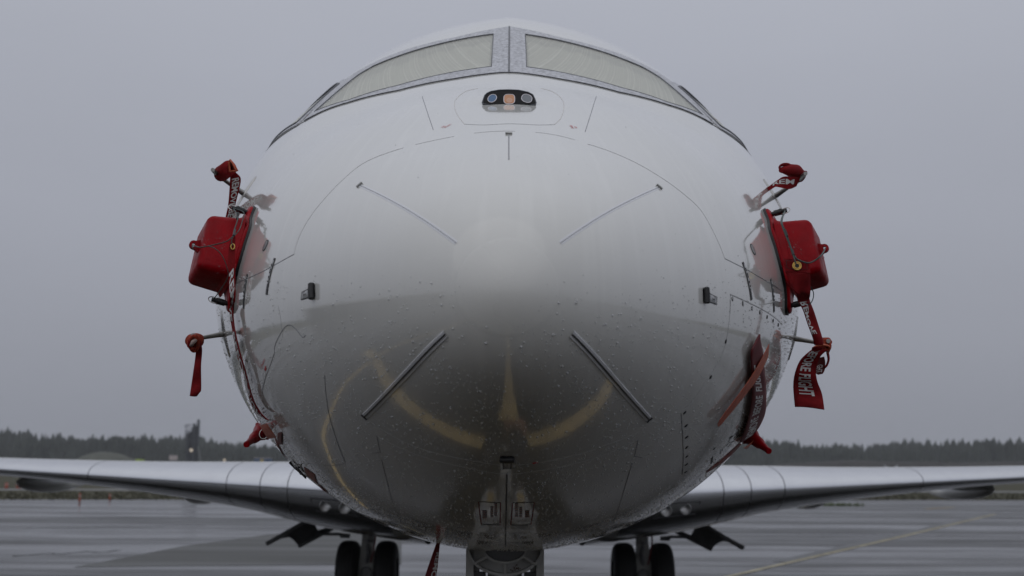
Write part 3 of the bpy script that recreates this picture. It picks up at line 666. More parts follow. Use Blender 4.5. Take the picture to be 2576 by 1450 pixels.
# black marks low on the right
for a, b, wd in (((1265, 330), (1480, 75), .008), ((1225, 420), (1310, 320), .008), ((1255, 435), (1470, 200), .010), ((938, 750), (945, 640), .014), ((963, 725), (970, 612), .008), ((1118, 560), (1130, 480), .006), ((1155, 505), (1163, 465), .005)):
    seam([((2650 + .2068 * a[0]) / 1.59, (1700 + .2068 * a[1]) / 1.59), ((2650 + .2068 * b[0]) / 1.59, (1700 + .2068 * b[1]) / 1.59)], wd, DARK, name='stencil_mark')

def latch(corners, bar_side, swap=False):
    """flush latch: dark frame, pale inner plate with hook, black grip bar; corners in photo order a-b-c-d (bar along a-b)"""
    a, b, c, d = [hit(*k) for k in corners]
    o = skin_patch((a, b, c, d), .0020, 'latch', DARK, JET, 4, 4)
    L = lambda u, v: a.lerp(b, u).lerp(d.lerp(c, u), v)
    skin_patch((L(.12, .27), L(.88, .27), L(.88, .94), L(.12, .94)), .0036, 'latch_plate', SEAML, o, 3, 3)
    skin_patch((L(.40, .52), L(.62, .50), L(.62, .84), L(.40, .84)), .0052, 'latch_hook', GREYM, o, 3, 3)
    skin_patch((L(.44, .60), L(.54, .60), L(.54, .80), L(.44, .80)), .0070, 'latch_pin', DARK, o, 2, 2)
    e1 = snap(L(-.22, .10), .007); e2 = snap(L(1.22, .10), .007); mb = MB(); mid = snap(L(.5, .10), .008)
    mb.tube([e1, e1.lerp(mid, .12), mid, e2.lerp(mid, .12), e2], [.006, .0095, .0095, .0095, .006], 10, flat=1.0); mb.build('grip_bar', DARK, o, smooth=True)
latch(((793, 718), (794, 747), (757, 756), (759, 735)), 0)
latch(((1767, 728), (1768, 757), (1803, 768), (1804, 748)), 0)
latch(((1262, 1147), (1289, 1147), (1286, 1180), (1265, 1180)), 0)
def long_latch(top, bot, wd):
    A, B = hit(*top), hit(*bot); P = [A.lerp(B, t) for t in np.linspace(0, 1, 12)]
    o = skin_ribbon(P, (wd * .9, wd), .0022, 'long_latch', DARK); skin_ribbon([A.lerp(B, t) for t in np.linspace(.06, .70, 8)], wd * .62, .0032, 'latch_plate', SEAML, parent=o)
    for t0, t1 in ((.16, .24), (.30, .42), (.50, .56), (.62, .66)): skin_ribbon([A.lerp(B, t) for t in np.linspace(t0, t1, 3)], wd * .36, .0044, 'latch_hook', DARK, parent=o)
long_latch((692, 650), (671, 742), .020); long_latch((623, 690), (613, 776), .020); long_latch((1868, 660), (1890, 755), .020); long_latch((1938, 702), (1947, 785), .020)
skin_text('DANGER', (1126, 318), (-.35, -.6, -.2), .011, REDPRINT); skin_text('HOT', (1114, 320), (-.35, -.6, -.2), .011, REDPRINT)
skin_text('DANGER', (1438, 320), (-.1, .8, .3), .011, REDPRINT); skin_text('HOT', (1448, 321), (-.1, .8, .3), .011, REDPRINT)
skin_text('DANGER HOT', (663, 912), (.3, -.9, .22), .011, REDPRINT)
a = hit(668, 930); skin_patch((hit(666, 922), hit(670, 921), hit(670, 928), hit(667, 928)), .0015, 'arrow_shaft', REDPRINT, JET, 2, 2); skin_patch((hit(663, 928), hit(672, 926), hit(669, 934), hit(668.5, 934)), .0015, 'arrow_head', REDPRINT, JET, 2, 2)
for a, b in (((751, 300), (775, 291)), ((1795, 297), (1818, 309)), ): seam([a, b], .003, mat('red_line', (.55, .2, .18), .6) if 'red_line' not in MATS else MATS['red_line'], name='stencil_line')
# nose gear doors: seam and stencil boxes
KN = lambda zx, zy: (1006.3 + .2408 * zx, 1100.6 + .2408 * zy)
seam([KN(1116, 380), KN(1110, 700), KN(1103, 1000), KN(1100, 1140)], .010, DARK, name='door_gap')
for bx in (((820, 670), (1050, 680), (1045, 915), (850, 908)), ((1175, 680), (1402, 676), (1368, 912), (1158, 915))):
    P = [hit(*KN(*q)) for q in bx]
    for i in range(4): skin_ribbon([P[i], P[(i + 1) % 4]], .004, .0012, 'stencil_line', BLACKPRINT if i in (0, 2) else DREDPRINT)
for x0, x1, y0, y1, st_ in ((862, 908, 765, 850, 8), (945, 975, 725, 840, 10), (985, 1015, 690, 830, 12), (1200, 1235, 690, 840, 12), (1245, 1275, 730, 840, 10), (1305, 1350, 765, 840, 8)):
    for q in range(st_):
        yq = y0 + (y1 - y0) * q / st_; skin_ribbon([hit(*KN(x0, yq)), hit(*KN(x1, yq))], .0035, .0012, 'stencil_line', DREDPRINT if q % 2 else BLACKPRINT)
button(KN(1412, 268), .008, REDPRINT, 'marker_dot', .001)
# ------------------------------------------------------------------ wings
XS = [.9, 1.5, 2.0, 2.5, 2.87, 3.34, 4.2, 5.53, 7.3, 9.0, 11.0, 14.2]
gL = lambda x: 9.75 + .727 * x
gC = pchip([.9, 2, 3.5, 5, 7.5, 10, 14.2], [6.9, 6.0, 4.95, 4.15, 3.35, 2.6, 1.35])
gZ = lambda x: 1.6426 + .0324 * x
gU = pchip([.9, 2.5, 5, 7.3, 14.2], [.36, .31, .215, .165, .08])
gD = pchip([.9, 2.0, 2.6, 3.3, 5, 7.3, 14.2], [.60, .52, .44, .33, .20, .115, .06])
def thick(t): return 2.97 * (t ** .5) - 1.26 * t - 3.516 * t * t + 2.843 * t ** 3 - 1.036 * t ** 4
TM = max(thick(t / 200) for t in range(1, 200))
def wsec(x, t, up, off=0.):
    c = float(gC(x)); sh = max(thick(t) / TM, 0) if t < 1 else 0
    z = gZ(x) + (float(gU(x)) * sh if up else -float(gD(x)) * sh ** 1.0) - .02 * c * t * t
    return Vector((x, gL(x) + c * t, z))
NT = 26
TT = [(1 - math.cos(math.pi * i / (2 * NT)))  for i in range(NT + 1)]
loop = [(t, True) for t in TT[::-1]] + [(t, False) for t in TT[1:]]
def xsub(x0, x1, n): return [x0 + (x1 - x0) * i / n for i in range(n + 1)]
for sgn in (-1, 1):
    xs = sorted(set(round(v, 3) for a, b in zip(XS, XS[1:]) for v in xsub(a, b, 3))); V = []
    for x in xs:
        V += [(sgn * p.x, p.y, p.z) for p in (wsec(x, t, u) for t, u in loop)]
    nl = len(loop); F = [(i * nl + k, i * nl + k + 1, (i + 1) * nl + k + 1, (i + 1) * nl + k) for i in range(len(xs) - 1) for k in range(nl - 1)] + [tuple((len(xs) - 1) * nl + k for k in range(nl))]
    wing = MB().add(V, F).build('wing', WINGPAINT, JET, smooth='all')
    # polished leading edge sections
    cuts = [1.25, 2.5, 2.87, 3.34, 5.53, 9.8, 14.1]
    for a, b in zip(cuts, cuts[1:]):
        a2, b2 = a + .006, b - .006; V = []; lp = [(t, True) for t in np.linspace(.42, 0, 22) ** 2 ] + [(t, False) for t in np.linspace(0, .34, 18)[1:] ** 2]
        xs2 = xsub(a2, b2, 6)
        for x in xs2:
            ring = [wsec(x, float(t), u) for t, u in lp]; o_ = []
            for i, p in enumerate(ring):
                d = ring[min(i + 1, len(ring) - 1)] - ring[max(i - 1, 0)]; nn = Vector((0, -d.z, d.y)).normalized(); 
                if nn.y > 0 and i not in (0, len(ring) - 1) and abs(nn.z) < .5: nn = -nn
                cdir = p - wsec(x, .2, True).lerp(wsec(x, .2, False), .5)
                if nn.dot(cdir) < 0: nn = -nn
                e_ = .004 if 0 < i < len(ring) - 1 else -.002; o_.append(p + nn * e_)
            V += [(sgn * p.x, p.y, p.z) for p in o_]
        n_ = len(lp); F = [(i * n_ + k, i * n_ + k + 1, (i + 1) * n_ + k + 1, (i + 1) * n_ + k) for i in range(len(xs2) - 1) for k in range(n_ - 1)]
        MB().add(V, F).build('leading_edge', METAL, wing, smooth='all')
        if b < 10:
            P = [Vector((sgn * p.x, p.y, p.z)) for p in (wsec(b, float(t), u) for t, u in lp)]; MB().tube(P, .006, 5).build('edge_joint', DARK, wing)
    # flap track fairings
    for xf, y0, y1, zf, rr in ((7.5, 16.4, 19.7, 1.685, .145), (4.7, 15.6, 18.4, 1.56, .16)):
        prof = []; c = []
        for i in range(17):
            t = i / 16; r_ = rr * math.sin(math.pi * min(1, t ** .7)) ** .6 if 0 < t < 1 else .004; prof.append(r_); c.append(Vector((sgn * xf, y0 + (y1 - y0) * t, zf - .05 * math.sin(math.pi * t) - .06 * t)))
        MB().tube(c, prof, 14, flat=.8).build('flap_fairing', WINGPAINT, wing, smooth='all')
    # landing lamps in the wing root
    for xl in (1.78, 2.02):
        p = wsec(xl, .012, False); c = Vector((sgn * p.x, p.y - .005, p.z - .01)); d = Vector((0, -1, -.12)).normalized()
        lamp = MB().lathe([(-.04, .012), (-.035, .035), (-.005, .058), (.008, .064), (.012, .060), (.0, .055)], c, d, 24).build('landing_lamp', CHROME, wing, smooth=True)
    ring = [wsec(x, t, False) for x, t in ((1.62, .004), (2.2, .004), (2.16, .03), (1.62, .03))]
    P = [Vector((sgn * p.x, p.y - .012, p.z)) for p in ring]; MB().tube(P + [P[0]], .008, 5).build('lamp_bezel', DARK, wing)
# belly fairing
V = []; ny = 40
for i in range(ny + 1):
    t = i / ny; y = 7.6 + 13 * t; e = math.sin(math.pi * min(max(t, .001), .999)) ** .55
    for k in range(40):
        a = 2 * math.pi * k / 40; hw = .9 + .72 * e; cz = 1.95; hz = .30 + .56 * e
        cx_, sz = math.copysign(abs(math.cos(a)) ** .75, math.cos(a)), math.copysign(abs(math.sin(a)) ** .8, math.sin(a)); V.append((hw * cx_, y, cz + hz * sz))
MB().add(V, loft_quads(ny + 1, 40) + [tuple(range(40)), tuple(ny * 40 + k for k in range(40))]).build('belly_fairing', WINGPAINT, JET, smooth='all')

# ------------------------------------------------------------------ landing gear
def tyre_prof(R_, w_, rim):
    o = []
    for i in range(25):
        a = -math.pi / 2 * 1.12 + math.pi * 1.12 * i / 24; c, s = math.cos(a), math.sin(a)
        o.append((w_ / 2 * math.copysign(abs(s) ** .75, s), rim + (R_ - rim) * (max(c, -.2) if c < 0 else c ** .55)))
    return o
def wheel(parent, c, R_, w_):
    rim = R_ * .56
    t = MB().lathe(tyre_prof(R_, w_, rim), c, (1, 0, 0), 40).build('tyre', TYRE, parent, smooth='all')
    for k in (-.30, -.1, .1, .30):
        MB().lathe([(k * w_ * .8 - .004, R_ * .9), (k * w_ * .8 - .004, R_ * (1.003 - .05 * abs(k))), (k * w_ * .8 + .004, R_ * (1.003 - .05 * abs(k))), (k * w_ * .8 + .004, R_ * .9)], c, (1, 0, 0), 40).build('tread_groove', DARK, t)
    MB().lathe([(-w_ * .42, rim * 1.02), (-w_ * .36, rim * .92), (-w_ * .10, rim * .8), (-w_ * .12, rim * .3), (-w_ * .3, rim * .22), (w_ * .3, rim * .22), (w_ * .12, rim * .3), (w_ * .10, rim * .8), (w_ * .36, rim * .92), (w_ * .42, rim * 1.02)], c, (1, 0, 0), 28).build('rim', HUB, parent, smooth=True)
GY = 15.2
for sgn in (-1, 1):
    X = sgn * 1.955
    mg = MB().tube([(X, GY, 1.75), (X, GY, 1.02), (X, GY, 1.0)], [.13, .13, .105], 18).tube([(X, GY, 1.0), (X, GY, .62)], .092, 18).build('main_gear', GEARW, JET, smooth=True)
    MB().tube([(X - .30, GY, .478), (X + .30, GY, .478)], .055, 12).build('axle', GEARG, mg, smooth=True)
    for dx in (-.268, .268): wheel(mg, (X + dx, GY, .458), .458, .318)
    mb = MB(); mb.prism([(-.10, .66), (-.08, .9), (.08, .9), (.10, .66), (.17, .52), (.15, .36), (.06, .30), (-.06, .30), (-.15, .36), (-.17, .52)], (X, GY - .16, 0), (1, 0, 0), (0, 0, 1), (0, 1, 0), .22); mb.build('axle_fork', GEARW, mg)
    MB().lathe([(0, .085), (.03, .085), (.045, .07), (.045, .05), (.03, .045), (.03, .0001)], (X, GY - .16, .48), (0, -1, 0), 24).build('fork_cap', GEARG, mg, smooth=True)
    mb = MB(); mb.tube([(X, GY - .10, .92), (X + sgn * -.03, GY - .22, .76), (X, GY - .12, .6)], [.035, .03, .035], 10); mb.build('torque_link', GEARG, mg, smooth=True)
    mb = MB(); mb.box((X + .01, GY - .13, 1.12), (.10, .02, .075)); mb.tube([(X, GY - .14, 1.16), (X, GY - .165, 1.16)], .028, 12); mb.build('strut_bracket', GEARW, mg)
    MB().tube([(X - sgn * .05, GY, 1.22), (X - sgn * .55, GY + .05, 1.30), (X - sgn * 1.05, GY + .1, 1.38)], [.04, .035, .05], 10).build('side_brace', GEARG, mg, smooth=True)
    MB().tube([(X - sgn * .1, GY - .1, 1.13), (X - sgn * .75, GY - .05, 1.16)], [.022, .03], 8).build('actuator_rod', GEARG, mg, smooth=True)
    hose = catmull([(X + .07, GY - .14, 1.2), (X + .12, GY - .2, 1.0), (X + .10, GY - .2, .8), (X + .06, GY - .19, .62)]); MB().tube(hose, .012, 6).build('brake_hose', mat('red_hose', (.16, .02, .02), .6) if 'red_hose' not in MATS else MATS['red_hose'], mg)
    # curved gear door hung outboard, notched for the wheel
    KD = lambda zx, zy: ((1000 + .34826 * zx) / 1.59, (1800 + .34826 * zy) / 1.59)
    def dk(k, Y):
        p = at(*KD(*k), Y); return Vector((sgn * -1 * p.x, p.y, p.z)) if sgn > 0 else p
    pol = [((190, 1080), 14.4), ((640, 825), 14.75), ((740, 845), 14.9), ((790, 945), 15.1), ((860, 925), 15.2), ((975, 885), 15.4), ((980, 900), 15.4), ((560, 1105), 15.05), ((540, 1085), 15.0), ((505, 1040), 14.92), ((450, 1003), 14.82), ((400, 988), 14.75), ((350, 998), 14.65), ((300, 1030), 14.55), ((200, 1085), 14.4)]
    P = [dk(*q) for q in pol]
    nrm = (P[1] - P[0]).cross(P[7] - P[0]).normalized() * .035; n_ = len(P)
    MB().add(P + [p + nrm for p in P], [tuple(range(n_)), tuple(range(n_, 2 * n_))[::-1]] + [(i, (i + 1) % n_, n_ + (i + 1) % n_, n_ + i) for i in range(n_)]).build('gear_door', GEARG, JET)
    MB().tube([dk((190, 1082), 14.38), dk((420, 960), 14.55), dk((640, 826), 14.73)], .028, 8).build('door_rail', GEARG, JET, smooth=True)
    MB().tube([dk((560, 1106), 15.03), dk((975, 888), 15.38)], .03, 8).build('door_rail', GEARG, JET, smooth=True)
    MB().tube([dk((850, 970), 15.15), dk((1030, 968), 15.2), dk((1045, 985), 15.2), dk((1150, 990), 15.2)], [.02, .022, .035, .03], 8).build('door_rod', GEARG, JET, smooth=True)

# nose gear: white casting, half-disc face with a hollow bowl and pockets
NGY = 2.86
sN = (CAM_D + NGY) / FPX
KG = lambda zx, zy: at(1163.5 + .1974 * zx, 1163.5 + .1974 * zy, NGY)
ng_c = KG(543, 1060)
ng = MB()
def half_ring(mb, ro, ri, zo, zi, y0, y1, n=28, a0=0., a1=math.pi):
    for (p0, p1) in zip(np.linspace(a0, a1, n + 1), np.linspace(a0, a1, n + 1)[1:]):
        q = []
        for Y in (y0, y1):
            for a in (p0, p1):
                q += [Vector((ng_c.x + ro * math.cos(a), Y, ng_c.z - zo * math.sin(a))), Vector((ng_c.x + ri * math.cos(a), Y, ng_c.z - zi * math.sin(a)))]
        mb.add(q, [(0, 1, 3, 2), (4, 6, 7, 5), (0, 2, 6, 4), (1, 5, 7, 3)])
half_ring(ng, .172, .160, .128, .116, NGY - .075, NGY + .05)
half_ring(ng, .106, .094, .074, .064, NGY - .085, NGY - .04)
for a in (R(90), R(38), R(142), R(4), R(176)):
    p0 = Vector((ng_c.x + .100 * math.cos(a), NGY - .078, ng_c.z - .069 * math.sin(a))); p1 = Vector((ng_c.x + .166 * math.cos(a), NGY - .070, ng_c.z - .122 * math.sin(a)))
    ng.tube([p0, p1], .0075, 8); ng.tube([p0 + Vector((0, .06, 0)), p1 + Vector((0, .05, 0))], .0085, 6)
half_ring(ng, .166, .098, .122, .068, NGY - .030, NGY - .02)
NG = ng.build('nose_gear', GEARW, JET, smooth=True, weld=True)
MB().prism([(.097 * math.cos(a), -.067 * math.sin(a)) for a in np.linspace(0, math.pi, 25)] + [(-.097, .06), (.097, .06)], (ng_c.x, NGY - .055, ng_c.z), (1, 0, 0), (0, 0, 1), (0, 1, 0), .02).build('bowl_shade', mat('bowl_shade_tone', (.06, .062, .066), .35), NG)  # dark plate stands in for the shade inside the hollow bowl
for sx in (-1, 1):
    m = MB(); m.box((ng_c.x + sx * .156, NGY + .02, ng_c.z - .36), (.017, .05, .34)); m.box((ng_c.x + sx * .128, NGY + .05, ng_c.z - .36), (.014, .03, .30)); m.build('gear_post', GEARW, NG)
    m = MB(); m.prism([(-.03, -.02), (.03, -.05), (.03, .02), (-.03, .02)] if sx > 0 else [(-.03, -.05), (.03, -.02), (.03, .02), (-.03, .02)], (ng_c.x + sx * .115, NGY - .02, ng_c.z - .135), (1, 0, 0), (0, 0, 1), (0, 1, 0), .03); m.build('dark_pocket', DARK, NG)
m = MB(); m.box((ng_c.x, NGY - .02, ng_c.z - .162), (.135, .04, .012)); m.box((ng_c.x, NGY + .0, ng_c.z - .30), (.14, .04, .015)); m.build('cross_plate', GEARW, NG)
MB().tube([(ng_c.x, NGY + .06, ng_c.z - .05), (ng_c.x, NGY + .05, .95)], .078, 20).tube([(ng_c.x, NGY + .05, .95), (ng_c.x, NGY + .05, .30)], .055, 18).build('shock_strut', GEARW, NG, smooth=True)
m = MB(); 
for sx in (-1, 1): m.tube([(ng_c.x + sx * .075, NGY - .0, ng_c.z - .17), (ng_c.x + sx * .07, NGY - .02, ng_c.z - .34)], .016, 10)
m.build('hydraulic_line', GEARG, NG, smooth=True)
for sx in (-1, 1):
    c = Vector((ng_c.x + sx * .105, NGY - .20, ng_c.z - .40)); lm = MB().lathe([(-.08, .03), (-.06, .07), (0, .085), (.012, .088), (.014, .078), (.0, .074)], c, (0, -1, .05), 26).build('taxi_lamp', GEARW, NG, smooth=True)
    MB().lathe([(-.045, .0001), (-.03, .05), (.004, .075)], c, (0, -1, .05), 26).build('lamp_reflector', CHROME, lm, smooth=True)
    MB().tube([c + Vector((0, .06, 0)), (ng_c.x + sx * .06, NGY + .03, ng_c.z - .36)], .018, 8).build('lamp_arm', GEARW, NG, smooth=True)
    m = MB(); m.tube([(ng_c.x + sx * .12, NGY - .02, ng_c.z - .55), (ng_c.x + sx * .11, NGY - .06, ng_c.z - .75)], [.05, .045], 14); m.build('steering_cylinder', GEARW, NG, smooth=True)
    MB().box((ng_c.x + sx * .11, NGY - .11, ng_c.z - .64), (.022, .012, .06)).build('yellow_tag', YELLOW, NG)
    wheel(NG, (ng_c.x + sx * .155, NGY + .05, .262), .262, .19)
MB().tube([(ng_c.x - .2, NGY + .05, .262), (ng_c.x + .2, NGY + .05, .262)], .035, 12).build('axle', GEARG, NG, smooth=True)
# small fittings crowding the nose gear leg
for i in range(34):
    sx = random.choice((-1, 1)); c = Vector((ng_c.x + sx * random.uniform(.02, .135), NGY - random.uniform(.02, .10), ng_c.z - random.uniform(.17, .85))); mm = random.choice((GEARW, GEARG, DARK, GREYM, STEEL, GEARW))
    k = random.random(); m = MB()
    if k < .45: m.box(c, (random.uniform(.008, .028), random.uniform(.01, .02), random.uniform(.008, .035)))
    elif k < .75: m.tube([c, c + Vector((random.uniform(-.05, .05), random.uniform(-.03, .01), random.uniform(-.10, -.04)))], random.uniform(.005, .012), 8)
    else: m.lathe([(0, .018), (.012, .018), (.016, .012), (.016, .0001)], c, (0, -1, 0), 14)
    m.build('gear_fitting', mm, NG)
m = MB(); c = Vector((ng_c.x + .045, NGY - .0325, ng_c.z - .098))
for i in range(26):
    q = c + Vector((random.gauss(0, .016), 0, random.gauss(0, .007))); r_ = random.uniform(.0012, .004); m.add([q + Vector((r_ * math.cos(t), -.0004 * i / 26, r_ * .8 * math.sin(t))) for t in np.linspace(0, 6.283, 7)[:-1]], [tuple(range(6))])
m.build('rust_stain', mat('rust', (.07, .035, .015), .8), NG, kind='stuff')

# ------------------------------------------------------------------ probes on the nose sides
def mapz(k, z): return (k[0] + .3037 * z[0], k[1] + .3037 * z[1])
Z2, Z3, Z4, Z5 = (440.3, 352.2), (1761.0, 352.2), (440.3, 754.7), (1698.1, 754.7)
z2 = lambda x, y: mapz(Z2, (x, y)); z3 = lambda x, y: mapz(Z3, (x, y)); z4 = lambda x, y: mapz(Z4, (x, y)); z5 = lambda x, y: mapz(Z5, (x, y))
def probe(base, endk, fwd, plate=.085):
    loc, n = snap_n(hit(*base)); Y = loc.y + n.y * .02; e = at(*endk, Y - .04)
    o = MB().tube([loc - n * .01, loc.lerp(e, .3), loc.lerp(e, .75), e], [.010, .0075, .0062, .006], 12, flat=1.3).build('pitot_probe', GREYM, JET, smooth=True)
    up = (Vector((0, 0, 1)) - n * n.z).normalized(); sd = n.cross(up)
    poly = ell(0, 0, .018, plate); V = [snap(loc + sd * u + up * v, .004) for u, v in poly]; c = snap(loc, .008); V2 = [snap(loc + sd * u * 1.25 + up * v * 1.06, .0003) for u, v in poly]
    nn = len(poly); MB().add(V + V2 + [c], [(i, (i + 1) % nn, 2 * nn) for i in range(nn)] + [(i, (i + 1) % nn, nn + (i + 1) % nn, nn + i) for i in range(nn)]).build('mount_plate', STEEL, o, smooth='all')
    tipp = e + Vector((0, -fwd, 0)); MB().tube([e + Vector((0, .03, 0)), e, tipp], [.009, .010, .008], 12).build('probe_tube', GREYM, o, smooth=True)
    return loc, e, tipp
UL = probe(z2(572, 448), z2(372, 308), .12); LL = probe(z4(408, 282), z4(205, 318), .10)
UR = probe(z3(618, 470), z3(815, 335), .12); LR = probe(z5(985, 320), z5(1215, 362), .10)

# ------------------------------------------------------------------ streamers
def streamer(name, left, right, m, parent, txt=None, u0=.05, u1=.95, v0=.2, v1=.8, flip=False, side=1, n=None, wave=.0, tmat=None, grommet=None, thick=.0016):
    """cloth ribbon between two rails of 3D points; lettering runs along it"""
    Lr, Rr = catmull(left, 8), catmull(right, 8); n = n or max(len(Lr), len(Rr)); Lr, Rr = resample(Lr, n), resample(Rr, n); nv = 6
    G = []
    for i in range(n):
        row = []
        for j in range(nv + 1):
            v = j / nv; p = Lr[i].lerp(Rr[i], v); row.append(p)
        G.append(row)
    def nrm(i, j):
        i2, i0 = min(i + 1, n - 1), max(i - 1, 0); j2, j0 = min(j + 1, nv), max(j - 1, 0); q = (G[i2][j] - G[i0][j]).cross(G[i][j2] - G[i][j0]); q = q.normalized() if q.length > 1e-12 else Vector((0, -1, 0))
        return q if q.dot(CAM - G[i][j]) > 0 else -q
    N = [[nrm(i, j) for j in range(nv + 1)] for i in range(n)]
    for i in range(n):
        for j in range(nv + 1):
            v = j / nv; G[i][j] = G[i][j] + N[i][j] * (wave * math.sin(math.pi * v) * math.sin(i * 2 * math.pi / n * 2.3 + 1.0))
    W_ = nv + 1; V = [p for r in G for p in r]; F = [(i * W_ + j, i * W_ + j + 1, (i + 1) * W_ + j + 1, (i + 1) * W_ + j) for i in range(n - 1) for j in range(nv)]
    B = [G[i][j] - N[i][j] * thick for i in range(n) for j in range(W_)]; nv_ = len(V)
    edge = [i * W_ for i in range(n)] + [(n - 1) * W_ + j for j in range(1, W_)] + [i * W_ + nv for i in range(n - 2, -1, -1)] + [j for j in range(nv - 1, 0, -1)]
    F2 = [tuple(reversed([k + nv_ for k in f])) for f in F] + [(edge[k], edge[(k + 1) % len(edge)], edge[(k + 1) % len(edge)] + nv_, edge[k] + nv_) for k in range(len(edge))]
    o = MB().add(V + B, F + F2).build(name, m, parent, smooth='all' if wave else True, recalc=False)
    if txt:
        TV, TF = text_mesh(txt, .024); Lx = TV[:, 0].max(); P = []
        for x, y, _ in TV:
            a = x / Lx; b = y / .72; u = u0 + (u1 - u0) * a; v = (v1 + (v0 - v1) * b) if flip else (v0 + (v1 - v0) * b)
            fi = min(max(u, 0), 1) * (n - 1); fj = min(max(v, 0), 1) * nv; i = min(int(fi), n - 2); j = min(int(fj), nv - 1); s_, t_ = fi - i, fj - j
            q = (G[i][j].lerp(G[i + 1][j], s_)).lerp(G[i][j + 1].lerp(G[i + 1][j + 1], s_), t_); P.append(q + N[i][j] * .0022)
        letters(P, TF, tmat or WHITEPRINT, o)
    return o
def A(fn, Y): return lambda x, y, dy=0.: at(*fn(x, y), Y + dy)

# red moulded sensor covers -------------------------------------------------
def sensor_cover(sgn, kO, kT, kB, label, rowname):
    root = empty('sensor_cover'); tag(root, label, 'sensor cover', 'red moulded sensor covers')
    O, n = snap_n(hit(*kO)); T_, B_ = hit(*kT), hit(*kB)
    O = O + Vector((0, .06, 0)); O, n = snap_n(O)
    u = (T_ - B_); u = (u - n * u.dot(n)).normalized(); w_ = n.cross(u) * -sgn     # w_: roughly forward / aft
    if w_.y > 0: w_ = -w_
    LP = lambda a, b, c: O + w_ * a + u * b + n * c
    # flange following the skin
    out_ = []
    for k in range(48):
        t = 2 * math.pi * k / 48; c, s = math.cos(t), math.sin(t); r_b = .205 * math.copysign(abs(s) ** .95, s); r_a = (.055 + .075 * math.exp(-(r_b / .115) ** 4)) * math.copysign(abs(c) ** .55, c); out_.append((r_a, r_b))
    def ring(k, off): return [snap(LP(a * k, b * k, 0), off) for a, b in out_]
    R_ = [ring(1.0, .006), ring(1.0, .014), ring(.97, .018), ring(.6, .018), ring(.2, .02)]; V = [p for r in R_ for p in r]; F = loft_quads(5, 48) + [tuple(4 * 48 + k for k in range(48))]
    fl = MB().add(V, F).build('flange', RED, root, smooth=True)
    R_ = [ring(1.035, .0004), ring(1.035, .009), ring(.9, .009)]; MB().add([p for r in R_ for p in r], loft_quads(3, 48)).build('gasket', DARK, fl, smooth=True)
    # hollow box shell, rounded
    bm = bmesh.new(); bmesh.ops.create_cube(bm, size=1)
    for v in bm.verts:
        top = v.co.z > 0; k = .90 if top else 1.0
        a, b, c = v.co.x * .20 * k, v.co.y * .222 * k, (.132 if top else .004)
        v.co = LP(a, b - (.010 if top else 0), c)
    bmesh.ops.recalc_face_normals(bm, faces=bm.faces); bm.normal_update(); bmesh.ops.bevel(bm, geom=list(bm.edges) + list(bm.verts), offset=.022, segments=4, profile=.5, affect='EDGES', clamp_overlap=True)
    me = bpy.data.meshes.new('shell'); bm.to_mesh(me); bm.free(); me.materials.append(RED); me.polygons.foreach_set('use_smooth', [True] * len(me.polygons)); me.set_sharp_from_angle(angle=R(60))
    sh = bpy.data.objects.new('shell', me); COL.objects.link(sh); sh.parent = root
    # fillet where shell meets flange
    def rr(k, off, k2): 
        o_ = []
        for q in range(40):
            t = 2 * math.pi * q / 40; c, s = math.cos(t), math.sin(t); o_.append(LP(.100 * k2 * math.copysign(abs(c) ** .35, c), .111 * k2 * math.copysign(abs(s) ** .35, s), off))
        return o_
    MB().add([p for r in (rr(1, .010, 1.16), rr(1, .020, 1.07), rr(1, .036, 1.0)) for p in r], loft_quads(3, 40)).build('shell_fillet', RED, sh, smooth='all')
    # lug with an eye on the outer face
    c = LP(.03, -.012, .130); m_ = MB(); m_.tube([c + n * .016 - w_ * .004, c + n * .016 + w_ * .004], .001, 4)
    lug = MB()
    e1 = u * 1.0
    for k in range(16):
        t0, t1 = 2 * math.pi * k / 16, 2 * math.pi * (k + 1) / 16; q = []
        for w2 in (-.005, .005):
            for t in (t0, t1):
                q += [c + n * (.020 + .016 * math.cos(t)) + e1 * .016 * math.sin(t) + w_ * w2, c + n * (.020 + .007 * math.cos(t)) + e1 * .007 * math.sin(t) + w_ * w2]
        lug.add(q, [(0, 1, 3, 2), (4, 6, 7, 5), (0, 2, 6, 4), (1, 5, 7, 3)])
    lug.prism([(-.03, -.012), (.03, -.012), (.016, .018), (-.016, .018)], c - w_ * .004, u, n, w_, .008)
    lug.build('lug', RED, root)
    eye = c + n * .024
    # quick release pins with rings
    ends = []
    for b in (.182, -.178):
        p = snap(LP(.0, b, 0), .014); pn = MB(); pn.tube([p, p + n * .012, p + n * .012, p + n * .042, p + n * .046], [.008, .008, .011, .011, .006], 12); pn.tube([p + n * .036 - w_ * .016, p + n * .036 + w_ * .016], .0065, 8); pn.tube([p + n * .046, p + n * .058], .0075, 8)
        po = pn.build('release_pin', DARK, root, smooth=True)
        rc = p + n * .052; MB().tube([rc + (n * math.cos(t) + (w_ * .5 + u * -.8).normalized() * math.sin(t)) * .017 for t in np.linspace(0, 2 * math.pi, 19)], .0017, 6, cap=False).build('pin_ring', STEEL, po, smooth='all'); ends.append(rc)
    return root, dict(O=O, n=n, u=u, w=w_, eye=eye, top=ends[0], bot=ends[1], LP=LP)
def cable(root, pts, r=.0019, name='lanyard'): return MB().tube(catmull(pts, 8), r, 6).build(name, CABLE, root, smooth='all')

